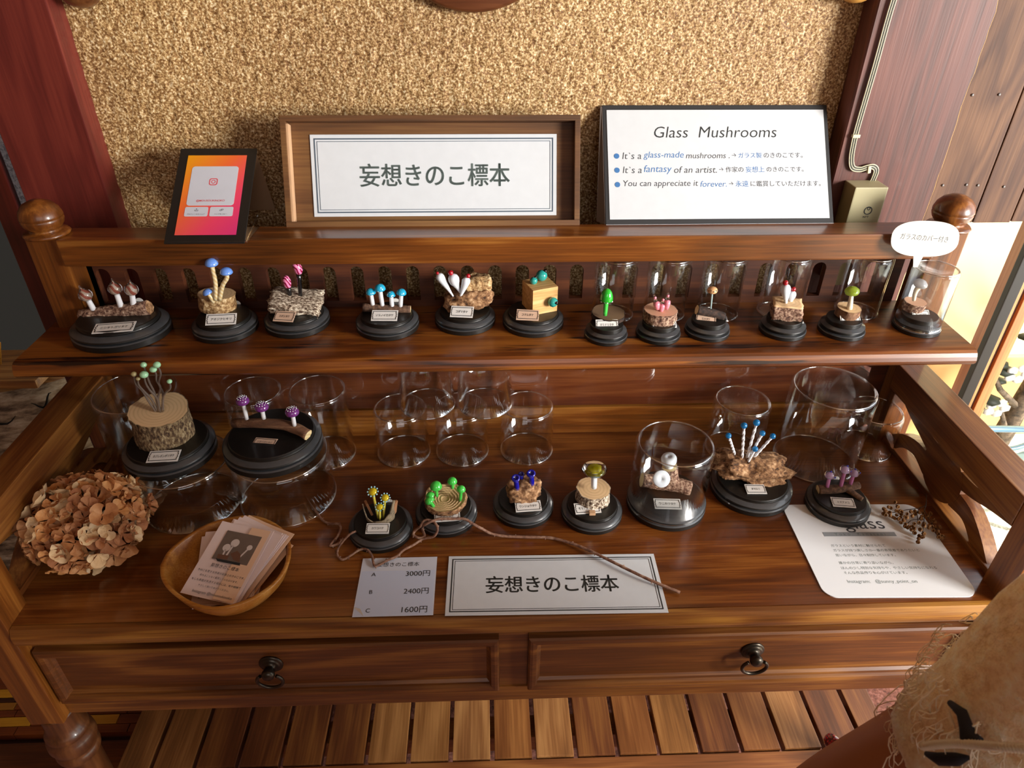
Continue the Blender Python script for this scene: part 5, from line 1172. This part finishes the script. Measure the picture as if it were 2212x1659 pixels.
for k, s_ in enumerate(('きのこを愛する作者の妄想上のきのこです。', '朽ちることなく鑑賞していただけます。', 'もしも表面が失透する場合には、布や綿棒で', 'やさしく拭いてあげてください。')):
    words(e, s_, 0, -LH*(.175+.062*k), z+.0002, M_INK2, width=LW*(.86, .70, .90, .56)[k])
words(e, 'Instagram @mousoukinoko', .002, -LH*.445, z+.0002, M_INK2, width=LW*.72)

# ------------------------------------------------------------------ dried hydrangea
c = az(186, 1122, .042); e = empty('dried_hydrangea', (c.x, c.y, 0)); tag(e, 'dried orange brown hydrangea head at the left front of the desk', 'dried flower')
def petal_mesh(seed, mat):
    mb = MB(); rnd = random.Random(seed)
    for q in range(4):
        Mq = Matrix.Rotation(q*PI/2+rnd.uniform(-.2, .2), 4, 'Z') @ Matrix.Rotation(-R(rnd.uniform(0, 34)), 4, 'Y')
        s_ = rnd.uniform(.8, 1.1); vs = [(0, 0, 0)]
        nr, na = 2, 8
        for i in range(1, nr+1):
            for k in range(na+1):
                t = (k/na-.5)*2; fr_ = i/nr; y = .0053*s_*math.sin(t*1.5)*fr_**.9*(1 if i == nr else .8); x = .0008+s_*fr_*(.0045+.0052*max(0,math.cos(t*1.5))**.8); zz = .0022*fr_**2*(t*t)+.0014*fr_*fr_+rnd.uniform(-.0004, .0004)*i
                vs.append((x, y, zz))
        fs = [(0, 1+k, 2+k) for k in range(na)]+[(1+k, 1+na+1+k, 2+na+1+k, 2+k) for k in range(na)]
        mb.add(vs, fs, 0, True, Mq)
    ball(mb, (0, 0, .0006), .0009, sub=1)
    return mb.mesh('floret', mat)
HM = [rough_tex('dried_petal', cs, 60, bump=.2, dist=.0004, rough=.75, lo=.3, hi=.7) for cs in (['b0703c', 'd4985c', 'e8b888'], ['9c5a30', 'c08450', 'dca878'], ['c89c6c', 'e8c898', 'f4dcb8'], ['8c5030', 'b07448', 'cc9468'])]
pm = [petal_mesh(k, HM[k % 4]) for k in range(10)]
rad = (.0500, .0440, .0405); N_ = 210; ga = PI*(3-math.sqrt(5)); rnd = random.Random(5)
for i in range(N_):
    zz = 1-1.86*(i+.5)/N_; rr = math.sqrt(max(0, 1-zz*zz)); a = ga*i; d = Vector((rr*math.cos(a), rr*math.sin(a), zz))
    f_ = rnd.uniform(.80, 1.06)*(1+.10*noise.noise(d*2.2)); p = Vector((d.x*rad[0]*f_, d.y*rad[1]*f_, .0415+d.z*rad[2]*f_*.92))
    up = (d+Vector((rnd.uniform(-.5,.5), rnd.uniform(-.5,.5), rnd.uniform(-.3,.5)))).normalized()
    o = put('floret', rnd.choice(pm), e, M=upM(p, up) @ Matrix.Rotation(rnd.uniform(0, 6.28), 4, 'Z') @ Matrix.Scale(rnd.uniform(.85, 1.3), 4))
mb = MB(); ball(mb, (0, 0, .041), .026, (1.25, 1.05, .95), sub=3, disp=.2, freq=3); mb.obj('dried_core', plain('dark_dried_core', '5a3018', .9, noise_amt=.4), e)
mb = MB(); tube(mb, [(0,.01,.03), (.02,.05,.012), (.03,.075,.004)], .0022, 8); mb.obj('stem', M_BARKS, e)

# ------------------------------------------------------------------ vine, twig, seed sprig
def vine(pts, r0, r1, name, label, cat, nubs=()):
    q = spline([(az(x, y, z).x, az(x, y, z).y, z) for x, y, z in pts], len(pts)*7); k = len(q); o0 = Vector((q[0][0], q[0][1], 0))
    e = empty(name, o0); tag(e, label, cat); mb = MB(); rs = [(r0+(r1-r0)*i/(k-1))*(1+.18*noise.noise(Vector((i*.9, 3, r0*900)))) for i in range(k)]
    tube(mb, [Vector(p)-o0 for p in q], rs, 8, jit=.1); mb.obj('vine_stem', M_VINE, e)
    for i in range(4, k-3, 9):
        p = Vector(q[i])-o0; t = (Vector(q[i+1])-Vector(q[i-1])).normalized(); n_ = Vector((-t.y, t.x, .3))*(1 if i % 2 else -1)
        mb = MB(); tube(mb, [p, p+n_*.0022+t*.001], [rs[i]*.8, rs[i]*.35], 6); mb.obj('bud', M_VINE, e)
M_VINE = rough_tex('greyish_brown_vine', ['5a3c30', '8a6450', 'a88c78'], 160, (1,1,1), bump=.4, dist=.0004)
vine([(677,1098,.004), (688,1112,.003), (697,1124,.002), (712,1131,.003), (731,1132,.006), (736,1142,.006), (728,1160,.003), (713,1178,.0016), (728,1176,.0016), (742,1163,.003)], .0011, .0014, 'curly_twig', 'short zigzag twig end left of the flower mushroom base', 'twig')
vine([(774,1146,.013), (757,1153,.013), (742,1168,.006), (730,1186,.002), (729,1200,.002), (740,1209,.002), (757,1200,.002), (776,1188,.004), (792,1187,.006), (803,1200,.004), (808,1220,.0028), (815,1222,.0028), (838,1210,.003), (858,1201,.003), (872,1188,.003), (893,1177,.003), (914,1164,.005), (938,1158,.010), (945,1140,.018), (935,1126,.020), (918,1124,.020), (908,1137,.014), (897,1146,.008), (893,1155,.006), (905,1162,.005), (917,1158,.006), (912,1140,.010), (922,1131,.019), (948,1121,.0215), (975,1121,.0215), (1003,1121,.020), (1022,1132,.017), (1042,1143,.010), (1062,1153,.005), (1090,1158,.003), (1140,1160,.0025), (1190,1162,.003), (1235,1174,.004), (1275,1190,.005), (1320,1212,.006), (1370,1237,.006), (1420,1260,.005), (1469,1280,.003)], .0011, .0015, 'curly_vine', 'long curly vine winding past the bases over the title paper', 'vine')
c = az(1975, 1120, .006); e = empty('seed_sprig', (c.x, c.y, 0)); tag(e, 'dried brown seed pod sprig on the rounded card', 'dried plant'); bpy.context.view_layer.update()
M_POD = rough_tex('dried_seed_pod', ['4a2a12', '7a5228', 'b08c50'], 300, bump=.3); M_TW = plain('dark_twig', '3a2c22', .7)
pod = MB(); lathe(pod, [(.0002,0), (.0012,.0004), (.0018,.0014), (.0017,.0024), (.0013,.0029), (.0010,.0022), (.0006,.0012), (0,.0010)], 9); podm = pod.mesh('seed_pod', M_POD)
sp2 = lambda x, y, z: tuple(az(1880+x/11.06, 1040+y/11.06, z)-e.location)
for pts in ([(1340,300,.016), (1330,560,.011), (1290,690,.009), (1280,980,.006), (1230,1300,.004)], [(1330,570,.011), (1180,630,.010), (860,680,.008), (560,740,.006), (300,760,.005)], [(1290,690,.009), (1400,900,.008), (1560,1120,.006), (1680,1300,.004)], [(1280,900,.007), (1000,920,.006), (850,1050,.004)], [(1200,620,.010), (1120,750,.008), (1150,1000,.006)], [(640,640,.009), (600,500,.012)]):
    q = spline([sp2(*p) for p in pts], 10); mb = MB(); tube(mb, q, .0004, 5); mb.obj('twig', M_TW, e)
rnd = random.Random(3)
pp = [(590,500,.013), (620,580,.011), (480,640,.009), (400,620,.010), (300,690,.007), (280,770,.005), (350,800,.006), (330,740,.008), (460,780,.007), (500,840,.005), (440,830,.006), (600,700,.009), (660,760,.007), (600,830,.005), (560,910,.004), (640,900,.006), (720,720,.009), (760,800,.007), (720,880,.005), (700,980,.004), (760,960,.006), (820,840,.009), (880,780,.010), (900,880,.008), (960,830,.009), (940,740,.010), (1020,720,.009), (1060,790,.007), (800,1060,.004), (860,1030,.006), (900,1090,.004), (850,1120,.003), (1150,780,.010), (1200,830,.008), (1250,760,.009), (1170,880,.007), (1040,1010,.007), (1010,1080,.005), (1150,990,.008), (1240,1000,.006), (1330,830,.010), (1400,770,.009), (1380,830,.007), (1460,900,.009), (1500,970,.008), (1420,960,.007), (1300,1090,.007), (1400,1080,.008), (1370,1140,.005), (1470,1060,.008), (1530,1090,.006), (1610,1110,.006), (1560,1190,.006), (1500,1170,.005), (980,1190,.005), (1060,1160,.006), (1040,1220,.004), (1200,1180,.007), (1230,1240,.006), (1180,1290,.004), (1220,1350,.005), (1270,1310,.005), (1110,1380,.004), (1130,1440,.003), (1100,1440,.004), (1640,1270,.005), (1720,1300,.004), (1670,1360,.003), (1610,1330,.004), (1750,1340,.003)]
for x, y, z in pp:
    put('seed_pod', podm, e, M=upM(Vector(sp2(x, y, z)), Vector((rnd.uniform(-.8,.8), rnd.uniform(-1,.2), rnd.uniform(.2,1))).normalized()) @ Matrix.Scale(rnd.uniform(.9, 1.25), 4))

# ------------------------------------------------------------------ things hanging at the top of the wall
c = ay(1022, 0, .322); e = empty('round_wall_board', (c.x, YW-.016, c.z+.082)); tag(e, 'dark brown round wooden plaque whose lower edge shows at the top centre', 'plaque')
mb = MB(); lathe(mb, [(0,0), (.086,0), (.089,.002), (.089,.009), (.086,.011), (0,.012)], 64, M=Matrix.Rotation(R(90), 4, 'X')); o = mb.obj('board', wood('plaque_wood', '2c1509', '5a3018', '7c4a28', 'X', seed=2, rough=.4), e); o.location.y = .012
e.location.z = ay(1022, 28, YW-.016).z+.089
for px, py, r, lb, mt in ((181, 19, .0205, 'rounded dark wooden peg at the top left corner of the wall', M_LEG), (1846, 8, .0190, 'rounded lighter wooden peg at the top right corner of the wall', M_BOWL)):
    v = ay(px, py, .322); e = empty('wall_peg', (v.x, YW-.002, v.z+r)); tag(e, lb, 'peg'); mb = MB()
    lathe(mb, [(0,0), (r*.6,0), (r*.6,.004), (r*.9,.007), (r,.013), (r*.95,.020), (r*.7,.027), (0,.030)], 28, M=Matrix.Rotation(R(90), 4, 'X')); mb.obj('peg_head', mt, e)

# ------------------------------------------------------------------ the visitor at the right
per = empty('person', (.37, -.27, Z0)); PSH = Vector((-.026, 0, .008)); tag(per, 'person in a cream fringed knit top standing at the lower right with one bare arm', 'person'); bpy.context.view_layer.update()
M_SKIN = plain('tanned_skin', '9c6038', .5, sub=.08, noise_amt=.08, noise_scale=25)
def skin_mesh(name, joints, edges, mat, root=0, lv=2):
    me = bpy.data.meshes.new(name); me.from_pydata([j[:3] for j in joints], edges, []); o = bpy.data.objects.new(name, me); LINK(o)
    md = o.modifiers.new('s', 'SKIN'); 
    for i, j in enumerate(joints):
        sv = me.skin_vertices[0].data[i]; sv.radius = (j[3], j[4] if len(j) > 4 else j[3]); sv.use_root = (i == root)
    ss = o.modifiers.new('u', 'SUBSURF'); ss.levels = lv; ss.render_levels = lv
    dg = bpy.context.evaluated_depsgraph_get(); m2 = bpy.data.meshes.new_from_object(o.evaluated_get(dg)); bpy.data.objects.remove(o)
    m2.materials.clear(); m2.materials.append(mat)
    for p_ in m2.polygons: p_.use_smooth = True
    m2.name = name; return m2
J = [(.37,-.27,.02,.085,.065), (.37,-.27,.14,.070,.055), (.37,-.268,.27,.085,.058), (.37,-.27,.365,.050,.042), (.37,-.262,.41,.030,.030), (.365,-.252,.455,.040,.045), (.362,-.245,.515,.052,.060), (.362,-.25,.565,.040,.045),
     (.275,-.262,.345,.033), (.240,-.245,.26,.026), (.222,-.230,.184,.0230), (.203,-.218,.125,.0215), (.180,-.203,.050,.0140), (.174,-.197,.025,.0150,.010), (.166,-.188,-.010,.020,.010),
     (.465,-.262,.345,.033), (.500,-.25,.26,.026), (.515,-.235,.165,.022), (.515,-.19,.07,.018), (.51,-.16,.01,.0135), (.508,-.150,-.03,.020,.011),
     (.325,-.272,-.06,.062), (.325,-.268,-.27,.040), (.325,-.275,-.49,.024), (.325,-.235,-.525,.022,.014), (.325,-.19,-.53,.020,.010),
     (.415,-.272,-.06,.062), (.415,-.268,-.27,.040), (.415,-.275,-.49,.024), (.415,-.235,-.525,.022,.014), (.415,-.19,-.53,.020,.010)]
E_ = [(0,1), (1,2), (2,3), (3,4), (4,5), (5,6), (6,7), (3,8), (8,9), (9,10), (10,11), (11,12), (12,13), (13,14), (3,15), (15,16), (16,17), (17,18), (18,19), (19,20), (0,21), (21,22), (22,23), (23,24), (24,25), (0,26), (26,27), (27,28), (28,29), (29,30)]
JL = [tuple(Vector(j[:3])-per.location)+tuple(j[3:]) for j in J]
body = put('body', skin_mesh('body', JL, E_, M_SKIN), per)
def fingers(base, d, side, sgn):
    base = Vector(base)-per.location; d = Vector(d).normalized(); side = Vector(side).normalized(); pn = d.cross(side)
    for k, (o_, l) in enumerate(((-.0125, .038), (-.0045, .043), (.0040, .040), (.0120, .032))):
        p0 = base+side*o_-d*.006; p1 = p0+d*l*.42; p2 = p1+(d+pn*.5*sgn).normalized()*l*.33; p3 = p2+(d+pn*1.1*sgn).normalized()*l*.25
        put('finger', skin_mesh('finger', [tuple(p0)+(.0062,), tuple(p1)+(.0055,), tuple(p2)+(.0050,), tuple(p3)+(.0040,)], [(0,1), (1,2), (2,3)], M_SKIN, lv=1), per)
    p0 = base-d*.028-side*.010; p1 = p0+(d*.5-side*1.0).normalized()*.016; p2 = p1+(d-side*.35).normalized()*.015; p3 = p2+d*.010
    put('thumb', skin_mesh('thumb', [tuple(p0)+(.008,), tuple(p1)+(.0068,), tuple(p2)+(.0058,), tuple(p3)+(.0045,)], [(0,1), (1,2), (2,3)], M_SKIN, lv=1), per)
fingers((.164,-.186,-.016), (-.28,.22,-.93), (.45,.88,.05), 1); fingers((.507,-.148,-.036), (0,.25,-.97), (0,.97,.2), -1)
# face and hair (above the frame)
M_HAIR = plain('black_hair', '16110e', .5)
hb = MB(); ball(hb, (-.008,.012,1.085), .068, (.95,1.0,1.02), sub=3, disp=.05, freq=6); hb.obj('hair', M_HAIR, per)
fb = MB(); ball(fb, (-.008,.040,1.050), .050, (.86,.85,1.05), sub=3); fb.obj('face', M_SKIN, per)
for sx in (-1, 1):
    b_ = MB(); ball(b_, (-.008+sx*.017,.080,1.062), .0062, (1,.6,.6), sub=2); b_.obj('eye', plain('dark_eye', '1a120e', .2), per)
    b_ = MB(); ball(b_, (-.008+sx*.046,.036,1.055), .011, (.4,.7,1.1), sub=2); b_.obj('ear', M_SKIN, per)
b_ = MB(); ball(b_, (-.008,.087,1.046), .0075, (.7,.9,1.2), sub=2); b_.obj('nose', M_SKIN, per)
b_ = MB(); ball(b_, (-.008,.079,1.026), .010, (1,.45,.4), sub=2); b_.obj('mouth', plain('lip', '8c4038', .5), per)
# trousers and shoes
M_TRO = plain('dark_trousers', '23252c', .8)
for x in (.325, .415):
    b_ = MB(); tube(b_, [Vector((x,-.270,-.02))-per.location, Vector((x,-.268,-.27))-per.location, Vector((x,-.272,-.50))-per.location], [.068,.049,.034], 20); b_.obj('trouser_leg', M_TRO, per)
    b_ = MB(); ball(b_, Vector((x,-.225,-.52))-per.location, .034, (.85,1.9,.6), sub=2); b_.obj('shoe', M_BLK, per)
# knit top
M_KNIT = rough_tex('cream_open_knit', ['d8b07c', 'f6dcb2', 'fff4dc'], 150, (1,1,1), rough=.95, bump=1, dist=.006, lo=.3, hi=.72)
gx, gy = .345, -.250
for m_ in (M_KNIT,):
    b_ = m_.node_tree.nodes['Principled BSDF']; b_.inputs['Subsurface Weight'].default_value = .6; b_.inputs['Subsurface Radius'].default_value = (.05, .035, .02); b_.inputs['Subsurface Scale'].default_value = 1.0
def gr(z):   # half widths of the garment by height
    t = (.40-z)
    return np.interp(t, [0, .03, .07, .12, .20, .28, .36, .44], [.040, .070, .090, .104, .126, .138, .143, .144]), np.interp(t, [0, .03, .07, .20, .44], [.045, .06, .070, .084, .092])
vs = []; n_, L2 = 96, 60
def gp_(a, z):
    rx_, ry_ = gr(z); d = 1+.045*noise.noise(Vector((math.cos(a)*4, math.sin(a)*4, z*16)))+.02*noise.noise(Vector((math.cos(a)*14, math.sin(a)*14, z*50)))
    return Vector((gx+rx_*d*math.cos(a), gy+ry_*d*math.sin(a), z))
for j in range(L2+1):
    z = .40-.42*j/L2
    for k in range(n_): vs.append(gp_(2*PI*k/n_, z)-per.location)
mb = MB(); mb.add(vs, [(j*n_+k, (j+1)*n_+k, (j+1)*n_+(k+1) % n_, j*n_+(k+1) % n_) for j in range(L2) for k in range(n_)], 0, True); mb.obj('knit_top', M_KNIT, per)
mb = MB(); tube(mb, [Vector((.272,-.262,.345))-per.location, Vector((.246,-.247,.27))-per.location, Vector((.236,-.242,.225))-per.location, Vector((.230,-.240,.196))-per.location], [.042,.036,.033,.033], 24, jit=.08); mb.obj('sleeve', M_KNIT, per)
# frayed loops of yarn all over the side we see
rnd = random.Random(11); mb = MB(); N_ = 5200
for i in range(N_):
    if i < 4700:
        a = rnd.uniform(R(140), R(275)); z = rnd.uniform(.06, .34); p = gp_(a, z); n_ = Vector((math.cos(a), math.sin(a)*1.3, 0)).normalized()
    else:
        a = rnd.uniform(0, 2*PI); z = rnd.uniform(.188, .25); p = Vector((.236+.033*math.cos(a), -.240+.033*math.sin(a), z)); n_ = Vector((math.cos(a), math.sin(a), -.3)).normalized()
    s_ = rnd.uniform(.0030, .0075)*(1.7 if i % 9 == 0 else 1); tn = Vector((-n_.y, n_.x, 0)); dn = Vector((0,0,-1)); w1 = rnd.uniform(-1,1); w2 = rnd.uniform(-1,1)
    q = [p, p+n_*s_*.5+tn*w1*s_*.5+dn*s_*.2, p+n_*s_*rnd.uniform(.5,.95)+tn*w2*s_*.7+dn*s_*.8, p+n_*s_*.5+tn*(w2+.6)*s_*.6+dn*s_*1.2, p+n_*s_*rnd.uniform(-.1,.5)+tn*w1*s_*.5+dn*s_*.9]
    tube(mb, [Vector(v)-per.location for v in spline([tuple(v) for v in q], 7)], rnd.uniform(.00018, .00036), 3, caps=False)
o = mb.obj('yarn_fringe', plain('cream_yarn', 'fff0d4', .9), per); o['kind'] = 'stuff'
# black motif patches, beaded strap, red bead
def onG(px, py, off=.001):
    d = FW+RI*((px-1106)/FPX)-UP*((py-829.5)/FPX); o_ = Vector((CX,CY,CZ)); t = .05
    for _ in range(400):
        q = o_+d*t; rx_, ry_ = gr(q.z)
        if ((q.x-gx)/rx_)**2+((q.y-gy)/ry_)**2 < 1.0 and q.z < .4: break
        u_ = min(1, max(0, (q.z-.19)/.155)); sc_ = Vector((.231+.041*u_, -.240-.022*u_, q.z)); 
        if q.z > .19 and (q-sc_).length < .0335+.008*u_: break
        t += .0015
    return q-d.normalized()*off
CX -= PSH.x; CZ -= PSH.z
M_PATCH = plain('black_motif', '14121a', .8)
for pts, r0 in (([(2052,1518), (2078,1540), (2088,1572), (2092,1598), (2120,1604)], (.0012, .0022, .0026, .0040, .0020)), ([(2000,1628), (2030,1640), (2065,1640), (2092,1636)], (.0010, .0026, .0026, .0008))):
    b_ = MB(); tube(b_, [onG(*p, .011)-per.location for p in pts], list(r0), 8); b_.obj('black_motif', M_PATCH, per)
pts = [(1996,1612), (2030,1608), (2070,1606), (2120,1610), (2170,1614), (2230,1618)]; q = spline([tuple(onG(*p, .016)) for p in pts], 40)
M_PEARL = plain('pearl_bead', 'cdbfa4', .3, coat=.4)
for i, p in enumerate(q): bead('strap_bead', M_PEARL, per, Vector(p)-per.location, .0019, (1,1,1), 1)
CX += PSH.x; CZ += PSH.z
v = ay(1797, 1602, -.200); bead('red_bead', dotted('beaded_red', '5c0410', 'd01428', 900, .4), per, v-per.location-PSH, .0042, (1,1,1), 2)

per.location += PSH
# ------------------------------------------------------------------ bring everything to real size (the desk was laid out at 1 : 1.4)
S = 1.4; SM = Matrix.Scale(S, 4)
bpy.context.view_layer.update()
for o in list(C.objects):
    if o.parent is None:
        if o.type in ('CAMERA', 'LIGHT'):
            o.location = o.location*S
            if o.type == 'LIGHT' and o.data.type == 'AREA': o.data.size *= S; o.data.size_y *= S; o.data.energy *= S*S
            if o.type == 'CAMERA': o.data.dof.focus_distance *= S
        else: o.matrix_world = SM @ o.matrix_world
